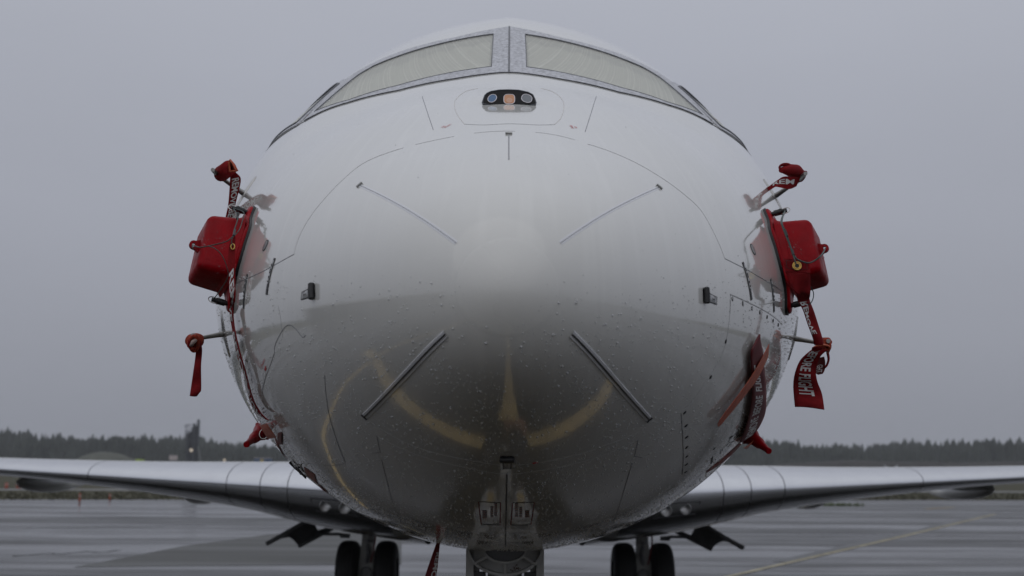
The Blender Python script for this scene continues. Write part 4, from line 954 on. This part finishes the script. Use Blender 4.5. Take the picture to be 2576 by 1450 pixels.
CL, fL = sensor_cover(-1, (600, 645), (634, 519), (577, 768), 'red moulded sensor cover left of the nose, lanyard looped over it', 'l')
aL = A(z2, 1.24)
cable(CL, [fL['top'], aL(520, 640, .10), aL(490, 750, .02), aL(485, 795, -.02)]); cable(CL, [fL['top'], aL(568, 600, .12), aL(555, 680, .06), aL(530, 750, .0), aL(490, 795, -.02)], .0015)
MB().tube([aL(522, 605, .12), aL(515, 655, .10)], .0045, 8).build('crimp', DARK, CL); MB().tube([aL(496, 745, .02), aL(486, 795, -.02)], .0045, 8).build('crimp', DARK, CL)
cable(CL, [aL(485, 795, -.02), aL(430, 840, -.02), aL(330, 868, -.01), aL(205, 890, .0), fL['eye'], aL(150, 908, .06), aL(145, 885, .06), fL['eye']])
cable(CL, [aL(270, 880, -.01), aL(330, 900, -.02), aL(390, 960, -.02), aL(430, 1060, -.01), aL(432, 1150, .02), fL['bot']], .0016)
cable(CL, [aL(485, 795, -.03), aL(468, 840, -.03), aL(478, 875, -.03)], .0016)
lf = [aL(462, 830), aL(445, 900), aL(440, 1000), aL(448, 1200), aL(455, 1330)] ; rt = [aL(500, 800), aL(497, 900), aL(496, 1000), aL(500, 1200), aL(500, 1330)]
a4 = A(z4, 1.24)
for (l, r_, dy) in (((470, 90), (495, 60), .02), ((484, 200), (505, 190), .06), ((503, 300), (524, 295), .12), ((533, 450), (562, 445), .2), ((575, 570), (606, 590), .3), ((620, 700), (648, 740), .40), ((648, 830), (690, 850), .48), ((700, 920), (745, 935), .52), ((770, 975), (800, 985), .55)):
    hl_, hr_ = hit(*z4(*l)), hit(*z4(*r_)); lf.append(hl_ + (CAM - hl_).normalized() * (.07 + .03 * (.55 - dy))); rt.append(hr_ + (CAM - hr_).normalized() * (.07 + .03 * (.55 - dy)))
def clear(ps, off):
    o_ = []
    for p in ps:
        loc, n = snap_n(p); o_.append(p if (p - loc).dot(n) > off else loc + n * off)
    return o_
streamer('streamer', clear(lf, .02), clear(rt, .02), REDCLOTH, CL, 'REMOVE  BEFORE  FLIGHT', .13, .97, .10, .80, n=120)
g = aL(478, 885, -.004); MB().tube([g + Vector((math.cos(t) * .006, 0, math.sin(t) * .009)) for t in np.linspace(0, 2 * math.pi, 17)], .002, 8, cap=False).build('grommet', BRASS, CL, smooth='all')

CR, fR = sensor_cover(1, (1963, 650), (1928, 530), (1982, 775), 'red moulded sensor cover right of the nose with hanging grommet streamer', 'r')
aR = A(z3, 1.24)
cable(CR, [fR['top'], aR(672, 670, .06), aR(690, 740, .0), aR(745, 880, -.02), aR(770, 950, -.03), aR(785, 1000, -.04), aR(798, 1035, -.04)], .0026); cable(CR, [fR['top'], aR(680, 680, .05), aR(715, 770, .0), aR(765, 920, -.02), aR(800, 985, -.03)], .0018)
MB().tube([aR(700, 745, .0), aR(722, 800, -.01)], .0048, 8).build('crimp', DARK, CR); MB().tube([aR(760, 910, -.02), aR(775, 955, -.03)], .0048, 8).build('crimp', DARK, CR)
cable(CR, [aR(780, 960, -.03), aR(805, 990, -.03), aR(890, 1020, -.02), aR(950, 1000, .0), aR(1005, 955, .02), fR['eye']], .0026)
cable(CR, [aR(905, 1200, .1), aR(938, 1260, .12), aR(935, 1320, .12), aR(905, 1362, .1), fR['bot']], .0018)
lf = [aR(690, 985), aR(697, 1040), aR(705, 1092)]; rt = [aR(890, 1000), aR(903, 1050), aR(910, 1104)]
streamer('streamer_hem', [p + Vector((0, -.006, 0)) for p in lf], [p + Vector((0, -.006, 0)) for p in rt], REDCLOTH, CR, thick=.005)
stc = [aR(712, 1000, -.014), aR(880, 1012, -.014), aR(890, 1075, -.014), aR(722, 1065, -.014), aR(712, 1000, -.014)]; MB().tube(resample(stc, step=.01), .0008, 4).build('stitching', DARK, CR)
g = aR(803, 1045, -.012); m = MB()
for rr_ in (.0135, .009): m.tube([g + Vector((math.cos(t) * rr_, 0, math.sin(t) * rr_ * .95)) for t in np.linspace(0, 2 * math.pi, 25)], .0028, 8, cap=False)
m.build('grommet', BRASS, CR, smooth='all'); MB().lathe([(0, .008), (.002, .007), (.002, .0001)], g, (0, -1, 0), 16).build('grommet_hole', DARK, CR)
a5 = A(z5, 1.30)
lf = [aR(705, 1090), aR(760, 1215, .0), aR(800, 1280, .02), a5(1015, 0, .02), a5(1060, 80, .03), a5(1100, 200, .06), a5(1140, 310, .10), a5(1155, 375, .12)]
rt = [aR(910, 1104), aR(917, 1200, .03), aR(912, 1290, .05), a5(1115, 0, .06), a5(1150, 90, .08), a5(1195, 230, .11), a5(1228, 340, .13), a5(1225, 375, .13)]
streamer('streamer', lf, rt, REDCLOTH, CR, 'REMOVE', .48, .86, -.02, .42, flip=True, wave=.008, n=70)

# pitot covers ---------------------------------------------------------------
def pitot_cover(label, P, rad, m, extra=None):
    root = empty('pitot_cover'); tag(root, label, 'probe cover', 'red probe covers'); MB().tube(P, rad, 16).build('sleeve', m, root, smooth='all'); return root
b2 = A(z2, UL[1].y - .06)
ul = pitot_cover('red sleeve with orange flared mouth on upper left probe', [b2(378, 292, .04), b2(385, 280, .02), b2(420, 255, -.01), b2(450, 232, -.04)], [.026, .031, .030, .030], REDCLOTH)
m = MB(); mouth = [b2(448, 180, -.07), b2(456, 168, -.07), b2(480, 195, -.08), b2(516, 258, -.08), b2(500, 258, -.08), b2(455, 262, -.06)]
base_ = [b2(430, 215, -.03), b2(436, 208, -.03), b2(444, 212, -.03), b2(455, 235, -.03), b2(452, 245, -.03), b2(440, 250, -.03)]
m.add(mouth + base_, [(i, (i + 1) % 6, 6 + (i + 1) % 6, 6 + i) for i in range(6)]); m.build('flared_mouth', ORNET, ul)
MB().tube(mouth + [mouth[0]], .0045, 8, cap=False).build('mouth_hem', ORANGE, ul, smooth='all')
MB().tube([b2(372 + 22 * math.cos(t) * .9 + 14, 285 - 28 * math.sin(t), .02 - .01 * math.cos(t)) for t in np.linspace(0, 2 * math.pi, 17)], .004, 6, cap=False).build('elastic_band', ORNET, ul)
m = MB(); m.box(b2(393, 228, .0), (.006, .006, .010)); m.build('pull_tab', REDCLOTH, ul)
streamer('streamer', [b2(462, 272, .0), b2(455, 330, .0), b2(452, 400, .02), b2(440, 540, .06), b2(420, 640, .08), b2(405, 720, .1)], [b2(492, 262, -.01), b2(538, 305, .0), b2(545, 345, .02), b2(530, 420, .04), b2(497, 560, .08), b2(478, 720, .12)], REDCLOTH, ul, 'REMOVE BEFORE', .12, 1.16, .22, .86, flip=False, n=50)
b4 = A(z4, LL[1].y - .05)
ll = pitot_cover('knotted red sleeve with a plain short tail on lower left probe', [b4(205, 320, .03), b4(185, 335, .0), b4(150, 345, -.02), b4(125, 330, -.01)], [.016, .026, .030, .022], ORNET)
for k in range(4):
    MB().tube([b4(158 + (34 + 5 * k) * math.cos(t), 362 + (62 - 7 * k) * math.sin(t), -.05 + .012 * k + .02 * math.sin(t + k)) for t in np.linspace(0, 2 * math.pi, 25)], .0065, 8, cap=False).build('wrapped_cord', REDCLOTH if k % 2 else ORNET, ll, smooth='all')
MB().tube([b4(132, 380, -.06), b4(150, 350, -.07), b4(190, 320, -.06)], [.006, .008, .005], 8).build('white_cord', mat('pale_cord', (.42, .33, .30), .8), ll, smooth='all')
streamer('streamer', [b4(172, 350, -.02), b4(170, 450, .0), b4(150, 600, .02), b4(121, 798, .03)], [b4(207, 345, -.02), b4(224, 410, -.01), b4(214, 550, .0), b4(216, 735, .02), b4(206, 765, .02), b4(182, 800, .03)], REDCLOTH, ll, n=40, wave=.006)
b3 = A(z3, UR[1].y - .05)
ur = pitot_cover('red sleeve with two cloth loops on upper right probe', [b3(835, 330, .06), b3(822, 300, .04), b3(790, 265, .0), b3(740, 250, -.04), b3(690, 250, -.07), b3(668, 252, -.08)], [.012, .028, .030, .024, .014, .010], REDCLOTH)
def loop_band(P, wd, m, parent, name='cloth_loop'):
    C = catmull(P, 8); return MB().tube(C, wd, 6, flat=.35).build(name, m, parent, smooth='all')
loop_band([b3(665, 250, -.08), b3(658, 228, -.08), b3(680, 208, -.08), b3(725, 206, -.06), b3(765, 230, -.03)], .0075, REDCLOTH, ur)
loop_band([b3(830, 290, .03), b3(855, 265, .03), b3(882, 268, .03), b3(870, 295, .03), b3(838, 295, .03)], .004, REDCLOTH, ur)
streamer('streamer', [b3(830, 312, -.03), b3(760, 305, -.05), b3(690, 305, -.05), b3(640, 335, -.03), b3(570, 385, .0), b3(535, 410, .03), b3(545, 470, .04), b3(570, 550, .04), b3(600, 610, .05)], [b3(800, 385, -.02), b3(740, 408, -.04), b3(650, 392, -.04), b3(620, 390, -.03), b3(575, 420, .0), b3(552, 440, .03), b3(562, 480, .04), b3(592, 560, .04), b3(610, 610, .05)], REDCLOTH, ur, 'REM', .44, .10, .20, .62, flip=True, n=60)
b5 = A(z5, LR[1].y - .05)
lr = pitot_cover('red sleeve tied with orange cord on lower right probe, printed flag hanging', [b5(1190, 372, .02), b5(1225, 368, .0), b5(1255, 372, -.02), b5(1275, 385, -.02)], [.014, .026, .029, .022], ORNET)
loop_band([b5(1140, 400, -.03), b5(1180, 378, -.05), b5(1240, 372, -.06), b5(1280, 392, -.05), b5(1262, 440, -.03)], .008, ORANGE, lr, 'tie_cord')
for k in range(3): MB().tube([b5(1258 + 26 * math.cos(t), 385 + (34 - 6 * k) * math.sin(t), -.04 + .014 * k) for t in np.linspace(0, 2 * math.pi, 21)], .006, 8, cap=False).build('wrapped_cord', REDCLOTH if k % 2 else ORNET, lr, smooth='all')
loop_band([b5(1262, 430, -.02), b5(1272, 490, .0), b5(1258, 540, .01), b5(1240, 560, .01)], .010, REDCLOTH, lr, 'cord_tail')
streamer('streamer', [b5(1130, 412, -.03), b5(1040, 495, -.02), b5(995, 600, .0), b5(979, 700, .02), b5(984, 800, .02), b5(993, 886, .0)], [b5(1262, 415, -.06), b5(1205, 470, -.05), b5(1168, 570, -.02), b5(1178, 670, .0), b5(1218, 780, .0), b5(1238, 911, -.01)], REDCLOTH, lr, 'BEFORE FLIGHT', .02, .80, .22, .74, flip=False, wave=.014, n=60)
streamer('streamer_end', [b5(1190, 480, .03), b5(1165, 560, .03), b5(1160, 600, .03), b5(1185, 622, .03)], [b5(1235, 470, .02), b5(1245, 520, .02), b5(1240, 580, .02), b5(1222, 612, .02)], mat('dark_webbing', (.13, .016, .016), .8, noise=(30, .75, 1.15)), lr, 'GHT', .42, .86, .15, .75, n=24)
streamer('streamer_fold', [b5(1135, 395, -.065), b5(1180, 390, -.075), b5(1222, 395, -.07)], [b5(1130, 425, -.05), b5(1185, 425, -.06), b5(1222, 405, -.06)], REDCLOTH, lr, n=16)

# static port plugs ----------------------------------------------------------
def plug(label, base, tipk, Y, parent_group='red static port plugs'):
    root = empty('port_plug'); tag(root, label, 'plug', parent_group)
    loc, n = snap_n(hit(*base)); t = at(*tipk, Y); P = [loc, loc.lerp(t, .06), loc.lerp(t, .12), loc.lerp(t, .30), loc.lerp(t, .55), loc.lerp(t, .62), loc.lerp(t, .90), loc.lerp(t, .97), t]
    MB().tube(P, [.030, .036, .033, .024, .021, .016, .011, .0125, .011], 18).build('plug_body', RED, root, smooth=True)
    MB().lathe([(-.003, .04), (.006, .042), (.012, .036), (.012, .02)], loc, n, 24).build('plug_flange', RED, root, smooth=True)
    return root, loc, t
pl, p0, p1 = plug('red tapered plug low on the left cheek with a steel ring', z4(728, 1085), z4(590, 1200), 1.92)
rc = at(*z4(735, 1112), 1.88); MB().tube([rc + Vector((math.cos(t) * .016, .004 * math.sin(t), math.sin(t) * .018)) for t in np.linspace(0, 2 * math.pi, 25)], .0016, 6, cap=False).build('steel_ring', STEEL, pl, smooth='all')
pr, q0, q1 = plug('red tapered plug low on the right cheek under a long streamer', z5(640, 1140), z5(780, 1255), 2.0)
a5b = A(z5, 1.75)
lf = [(690, 282, -.25), (652, 360, -.22), (622, 440, -.20), (626, 600, -.16), (630, 720, -.12), (608, 890, -.06), (572, 1030, .0), (515, 1172, .08)]
rt = [(692, 284, -.25), (704, 350, -.22), (716, 415, -.20), (724, 560, -.16), (735, 700, -.12), (730, 900, -.06), (722, 1050, .0), (655, 1130, .08)]
sg_ = clear([hit(*z5(x, y), .0) + (CAM - hit(*z5(x, y))).normalized() * .05 for x, y, d in lf], .015); sr_ = clear([hit(*z5(x, y)) + (CAM - hit(*z5(x, y))).normalized() * .05 for x, y, d in rt], .015)
streamer('streamer', sg_, sr_, mat('wet_dark_webbing', (.12, .010, .014), .6, noise=(30, .75, 1.15)), pr, 'FLIGHT  BEFORE  REMOVE'[::1] if False else 'REMOVE  BEFORE  FLIGHT', .97, .17, .18, .62, flip=True, n=70, wave=.004)

# tape ------------------------------------------------------------------------
def tape(label, ks, off, m, nu=12, nv=4):
    return tag(skin_patch([hit(*k) for k in ks], off, 'adhesive_tape', m, None, nu, nv), label, 'tape', 'tape strips stuck on the nose')
tl_ = [hit(*z5(x, y)) + (CAM - hit(*z5(x, y))).normalized() * .10 for x, y in ((782, 366), (632, 640), (380, 985), (358, 1052))]; tr_ = [hit(*z5(x, y)) + (CAM - hit(*z5(x, y))).normalized() * .10 for x, y in ((772, 476), (662, 688), (402, 1012), (360, 1054))]
tag(streamer('adhesive_tape', tl_, tr_, ORANGE, None, n=30), 'orange tape strip slanting across the right streamer', 'tape', 'tape strips stuck on the nose')
tape('orange tape patch over the left streamer end', [z4(762, 995), z4(825, 978), z4(902, 1088), z4(826, 1105)], .034, ORANGE)
tape('short red tape tab below the left orange patch', [z4(857, 1098), z4(890, 1096), z4(894, 1194), z4(859, 1196)], .006, REDTAPE)
tape('narrow red tape along the lower left edge', [z4(822, 1130), z4(838, 1150), z4(945, 1342), z4(925, 1322)], .004, REDTAPE, 16, 3)
KD = lambda zx, zy: ((1000 + .34826 * zx) / 1.59, (1800 + .34826 * zy) / 1.59)
tape('red tape patch beside the black wires, lower left belly', [KD(620, 190), KD(750, 282), KD(790, 400), KD(660, 300)], .004, REDTAPE)
tape('thin red tape trailing down the left belly', [KD(780, 392), KD(800, 395), KD(905, 492), KD(880, 488)], .004, REDTAPE, 12, 3)
tape('crumpled orange tape at the right plug', [z5(515, 1186), z5(640, 1122), z5(662, 1145), z5(568, 1212)], .03, ORANGE)
tape('long red tape strip running under the right plug', [z5(535, 1182), z5(548, 1196), z5(262, 1432), z5(255, 1420)], .004, REDTAPE, 20, 3)
WL = iter(('straight black wire along the lower left belly edge', 'looping black wire on the lower left belly', 'short curled black wire end on the lower left belly'))
for ks in (((470, 130), (530, 190), (600, 250), (655, 305)), ((480, 125), (520, 175), (560, 190), (620, 265), (660, 300)), ((580, 180), (570, 210), (600, 262))):
    P = [hit(*KD(*k), .008) for k in ks]; o = MB().tube(catmull(P), .0035, 6).build('wire', DARK, None, smooth='all'); tag(o, next(WL), 'wire', 'black wires on the left belly')
# streamer hanging by the nose gear -------------------------------------------
bn = A(KN, 2.62)
root = empty('warning_streamer'); tag(root, 'red streamer with painted shade hanging from the belly left of the nose gear', 'streamer')
streamer('ribbon', [bn(396, 1065, .0), bn(375, 1120, -.02), bn(330, 1250, -.06), bn(285, 1380, -.08), bn(225, 1560, -.1)], [bn(424, 1070, .0), bn(416, 1130, -.01), bn(404, 1250, -.04), bn(390, 1380, -.06), bn(360, 1560, -.08)], mat('shaded_webbing', (.15, .010, .014), .7, noise=(30, .75, 1.15)), root, 'REMOVE', .30, 1.06, .52, .98, flip=False, n=40)  # webbing red darkened to carry the shade under the belly
p = bn(410, 1062, .0); MB().tube([snap(p), p], .006, 8).build('hook', DARK, root)

# ------------------------------------------------------------------ far things on the field
def unit(name, label, cat, base, group=None):
    o = empty(name); tag(o, label, cat, group); return o
b = at(484, 1150, 245); bx, by = b.x, 245.0
tw = unit('lattice_tower', 'dark ragged steel tower above the trees behind the left wing', 'tower', b)
xk = lambda k: at(k, 1120, 245).x
zk = lambda k, xx=484: at(xx, k, 245).z
for i, (k0, k1, top) in enumerate(((468.5, 475, 1091), (474, 480, 1086), (479, 485, 1075), (484, 490, 1066), (489, 493, 1072), (492.5, 498.5, 1056))):
    x0, x1 = xk(k0), xk(k1); m = MB(); m.box(((x0 + x1) / 2, by + (i % 3) * .25, zk(top) / 2), ((x1 - x0) / 2, .3, zk(top) / 2), taper=.92); m.build('column', TOWERM, tw)
for k in range(11):
    z = 1.0 + k * .78; m = MB(); m.box(((xk(468) + xk(498)) / 2 - .12 * (k % 2), by - .35, z), ((xk(498) - xk(468)) / 2 + (.18 if k % 3 else .05), .06, .05)); m.build('rung', TOWERM, tw)
for k, (zz, dx) in enumerate(((1072, 462), (1083, 464), (1088, 464), (1094, 463))):
    m = MB(); m.tube([(xk(476), by, zk(zz) - .1), (xk(dx), by, zk(zz))], .09, 6); m.tube([(xk(dx), by, zk(zz)), (xk(dx + 6), by, zk(zz + 8))], .06, 6); m.build('outrigger', TOWERM, tw)
MB().tube([(xk(497), by, zk(1124)), (xk(511), by, 0)], .22, 8).build('brace', mat('grey_brace', (.16, .17, .17), .6), tw)
MB().lathe([(0, .30), (.1, .30), (.12, .0001)], (xk(483.5), by - .5, zk(1133)), (0, -1, 0), 16).build('work_lamp', LAMPON, tw)
b = at(436, 1152, 240); sg_n = unit('sign_board', 'pale blank board beside the dark tower', 'sign', b); m = MB(); m.box((b.x, b.y, b.z), (.8, .06, .45)); m.build('board', PALE, sg_n); m = MB()
for dx in (-.6, .6): m.box((b.x + dx, b.y + .08, b.z / 2 - .2), (.05, .05, b.z / 2 - .2))
m.build('post', TOWERM, sg_n)
b = at(352, 1160, 240); ct_ = unit('utility_cart', 'tiny yellow-green cart roof showing over the left wing', 'cart', b); m = MB(); m.box((b.x, b.y, 1.0), (.72, 1.2, .45)); m.build('body', HIVIS, ct_); m = MB(); m.box((b.x, b.y, zk(1157, 352) - .06), (.70, .9, .10), taper=.8); m.build('roof', HIVIS, ct_)
for dx in (-.6, .6):
    for dy in (-.8, .8):
        MB().box((b.x + dx, b.y + dy * .8, 1.8), (.04, .04, .45)).build('roof_post', DARK, ct_); MB().lathe([(-.1, .2), (-.1, .3), (.1, .3), (.1, .2)], (b.x + dx, b.y + dy, .3), (1, 0, 0), 16).build('wheel', TYRE, ct_)
b = at(659, 1160, 235); cn = unit('cargo_container', 'blue container with a pale mark behind the left wing root', 'container', b); zt = at(659, 1153.5, 235).z; hw = (at(680, 1155, 235).x - at(639, 1155, 235).x) / 2
m = MB(); m.box((b.x, 236.2, zt / 2), (hw, 1.2, zt / 2)); m.build('body', BLUE, cn)
for k in range(11): MB().box((b.x - hw * .92 + k * hw * .184, 234.96, zt / 2), (.05, .04, zt * .46)).build('rib', BLUE, cn)
MB().box((b.x, 234.9, zt - .45), (.32, .03, .28)).build('marking', mat('yellow_mark', (.45, .36, .12), .6), cn); m = MB(); m.box((b.x, 236.2, zt + .04), (hw * 1.02, 1.23, .05)); m.build('roof_edge', PALE, cn)
b = at(565, 1158, 235); lp_ = unit('lamp_post', 'small lit lamp on a short post behind the left wing', 'lamp', b); MB().tube([(b.x, b.y, 0), (b.x, b.y, b.z - .1)], .05, 8).build('post', TOWERM, lp_); MB().lathe([(0, .22), (.08, .22), (.1, .0001)], (b.x, b.y - .1, b.z), (0, -1, 0), 16).build('lamp_head', LAMPON, lp_)
b = at(2242, 1178, 255); vm = unit('tail_marker', 'pale V-shaped marker far beyond the right wing', 'marker', b)
for s_ in (-1, 1): m = MB(); m.prism([(0, 0), (.30, 0), (1.5, .75), (1.25, .85)], (b.x, b.y, b.z - .25), (s_, 0, 0), (0, 0, 1), (0, 1, 0), .12); m.build('blade', mat('pale_grey_paint', (.42, .45, .48), .5) if 'pale_grey_paint' not in MATS else MATS['pale_grey_paint'], vm)
MB().tube([(b.x, b.y + .1, 0), (b.x, b.y + .1, b.z - .1)], .08, 8).build('post', TOWERM, vm)
labels = ['left of the two orange edge posts on the near grass', 'right of the two orange edge posts on the near grass', 'far orange post nearest the left picture edge', 'second far orange post from the left picture edge', 'third far orange post from the left picture edge', 'fourth far orange post, short, from the left picture edge', 'fifth far orange post beside the pale road']
for (kx, kb, hgt, r_), lab in zip(((200, 1263, .40, .048), (276, 1258, .30, .045), (16, 1229, .36, .12), (44, 1229, .40, .10), (53, 1229, .42, .10), (62, 1228, .40, .10), (73, 1229, .42, .08)), labels):
    g = ground(kx, kb); po = unit('marker_post', lab, 'post', g, 'orange marker posts beside the apron'); MB().tube([(g.x, g.y, -.05), (g.x, g.y, hgt - .03), (g.x, g.y, hgt)], [r_, r_, r_ * .7], 10).build('post_tube', POSTM, po); MB().tube([(g.x, g.y, hgt * .62), (g.x, g.y, hgt * .75)], [r_ * 1.05] * 2, 10).build('reflector_band', PALE, po)
    MB().lathe([(0, r_ * 2), (.02, r_ * 1.9), (.03, r_)], (g.x, g.y, -.02), (0, 0, 1), 12).build('post_base', DARK, po)
# hangar to the left, seen only mirrored in the nose
hg = unit('hangar', 'long grey hangar off to the left, mirrored in the nose', 'hangar', (-80, 20, 0))
m = MB(); m.box((-92, 24, 4.2), (14, 44, 4.2)); m.build('wall', HANGM, hg); m = MB(); m.prism([(-14.6, 8.4), (14.6, 8.4), (0, 11.4)], (-92, -20.6, 0), (1, 0, 0), (0, 0, 1), (0, 1, 0), 89.2); m.build('roof', ROADM, hg)
for k in range(5): MB().box((-77.9, -8 + k * 16, 3.2), (.08, 6.4, 3.2)).build('door', GEARG if k % 2 else HANGM, hg)

# ------------------------------------------------------------------ rain drops on the skin
def drops(N):
    # even over the area of the front skin, denser low down
    yy = RNG.uniform(.02, 2.9, N * 4); th = RNG.uniform(-math.pi, math.pi, N * 4); P = surf(yy, th); n = surf_n(yy, th)
    wgt = fW(np.sqrt(yy)) * (np.clip(.30 - 1.3 * n[:, 2], .012, 1.0)); clump = .55 + .45 * np.sin(P[:, 0] * 23 + 3 * np.sin(P[:, 2] * 17)) * np.sin(P[:, 2] * 29 + P[:, 1] * 11)
    k = RNG.random(N * 4) < wgt / 1.35 * clump
    P, n, yy, th = P[k][:N], n[k][:N], yy[k][:N], th[k][:N]
    view = ((np.array(CAM) - P) * n).sum(1) > .03 * np.linalg.norm(np.array(CAM) - P, axis=1); bad = (np.abs(th) < R(64)) & (yy > 1.85); view &= ~bad
    P, n = P[view], n[view]; M_ = len(P); r = np.clip(np.exp(RNG.normal(math.log(.00108), .54, M_)), .0006, .0038) * np.where(n[:, 2] > .15, .6, 1)
    a = np.cross(n, np.array([0., 0, 1.])); a /= np.linalg.norm(a, axis=1, keepdims=True) + 1e-9; b = np.cross(n, a)
    lev = [(0, 1.0), (.72, .74)]; ns = 6; V = []
    for h, k_ in lev:
        for q in range(ns):
            t = 2 * math.pi * q / ns; V.append(P + (a * math.cos(t) + b * math.sin(t)) * (r * k_)[:, None] + n * (r * h * .85 + .0004)[:, None])
    V.append(P + n * (r * 1.05 * .85 + .0004)[:, None]); V = np.stack(V, 1); nv = V.shape[1]
    F = [(i * ns + q, i * ns + (q + 1) % ns, (i + 1) * ns + (q + 1) % ns, (i + 1) * ns + q) for i in range(1) for q in range(ns)]; T3 = [(ns + q, ns + (q + 1) % ns, 2 * ns) for q in range(ns)]
    me = bpy.data.meshes.new('raindrops'); F4 = (np.array(F)[None] + (np.arange(M_) * nv)[:, None, None]).reshape(-1, 4); F3 = (np.array(T3)[None] + (np.arange(M_) * nv)[:, None, None]).reshape(-1, 3)
    me.vertices.add(M_ * nv); me.vertices.foreach_set('co', V.reshape(-1)); nl = len(F4) * 4 + len(F3) * 3; me.loops.add(nl); me.loops.foreach_set('vertex_index', np.concatenate([F4.reshape(-1), F3.reshape(-1)]).astype(np.int32))
    me.polygons.add(len(F4) + len(F3)); me.polygons.foreach_set('loop_start', np.concatenate([np.arange(len(F4)) * 4, len(F4) * 4 + np.arange(len(F3)) * 3]).astype(np.int32)); me.polygons.foreach_set('use_smooth', np.ones(len(F4) + len(F3), bool)); me.update(calc_edges=True); me.materials.append(WATER)
    o = bpy.data.objects.new('raindrops', me); COL.objects.link(o); o.parent = JET; o['kind'] = 'stuff'; return o
drops(60000)

def cover_drops(sh, root, N, seed):
    rg = random.Random(seed); polys = [p for p in sh.data.polygons]; ar = [p.area for p in polys]; V = []; F = []
    for p in rg.choices(polys, ar, k=N):
        vs_ = [sh.data.vertices[i].co for i in p.vertices]; w3 = [rg.random() + .02 for _ in vs_]; tw = sum(w3); c = sum((v * (k / tw) for v, k in zip(vs_, w3)), Vector()); n = p.normal
        cc_ = sum((v.co for v in sh.data.vertices), Vector()) / len(sh.data.vertices); n = n if n.dot(c - cc_) > 0 else -n
        r_ = min(max(math.exp(rg.gauss(math.log(.0014), .5)), .0007), .0045); a = n.orthogonal().normalized(); b = n.cross(a); o = len(V)
        for h, k in ((0, 1), (.7, .74)): V += [c + (a * math.cos(t) + b * math.sin(t)) * r_ * k + n * r_ * h * .8 for t in (0, 1.047, 2.094, 3.1416, 4.189, 5.236)]
        V.append(c + n * r_ * .85); F += [(o + q, o + (q + 1) % 6, o + 6 + (q + 1) % 6, o + 6 + q) for q in range(6)] + [(o + 6 + q, o + 6 + (q + 1) % 6, o + 12) for q in range(6)]
    MB().add(V, F).build('raindrops', WATERC, root, smooth='all', recalc=False, kind='stuff')
for k, rt_ in enumerate((CL, CR)):
    for ch in rt_.children:
        if ch.name.split('.')[0] == 'shell': cover_drops(ch, rt_, 320, k)

# ------------------------------------------------------------------ haze
hz = MB().box((0, 200, 13), (1150, 1350, 14.2)).build('haze', GRASSM); hz['kind'] = 'stuff'
m = bpy.data.materials.new('rain_haze'); m.use_nodes = True; t = m.node_tree; t.nodes.clear(); o = nd(t, 'ShaderNodeOutputMaterial'); v = nd(t, 'ShaderNodeVolumePrincipled', inp={'Color': (.86, .89, .94, 1), 'Density': .00032, 'Anisotropy': .0}); t.links.new(v.outputs[0], o.inputs['Volume'])
hz.data.materials.clear(); hz.data.materials.append(m)
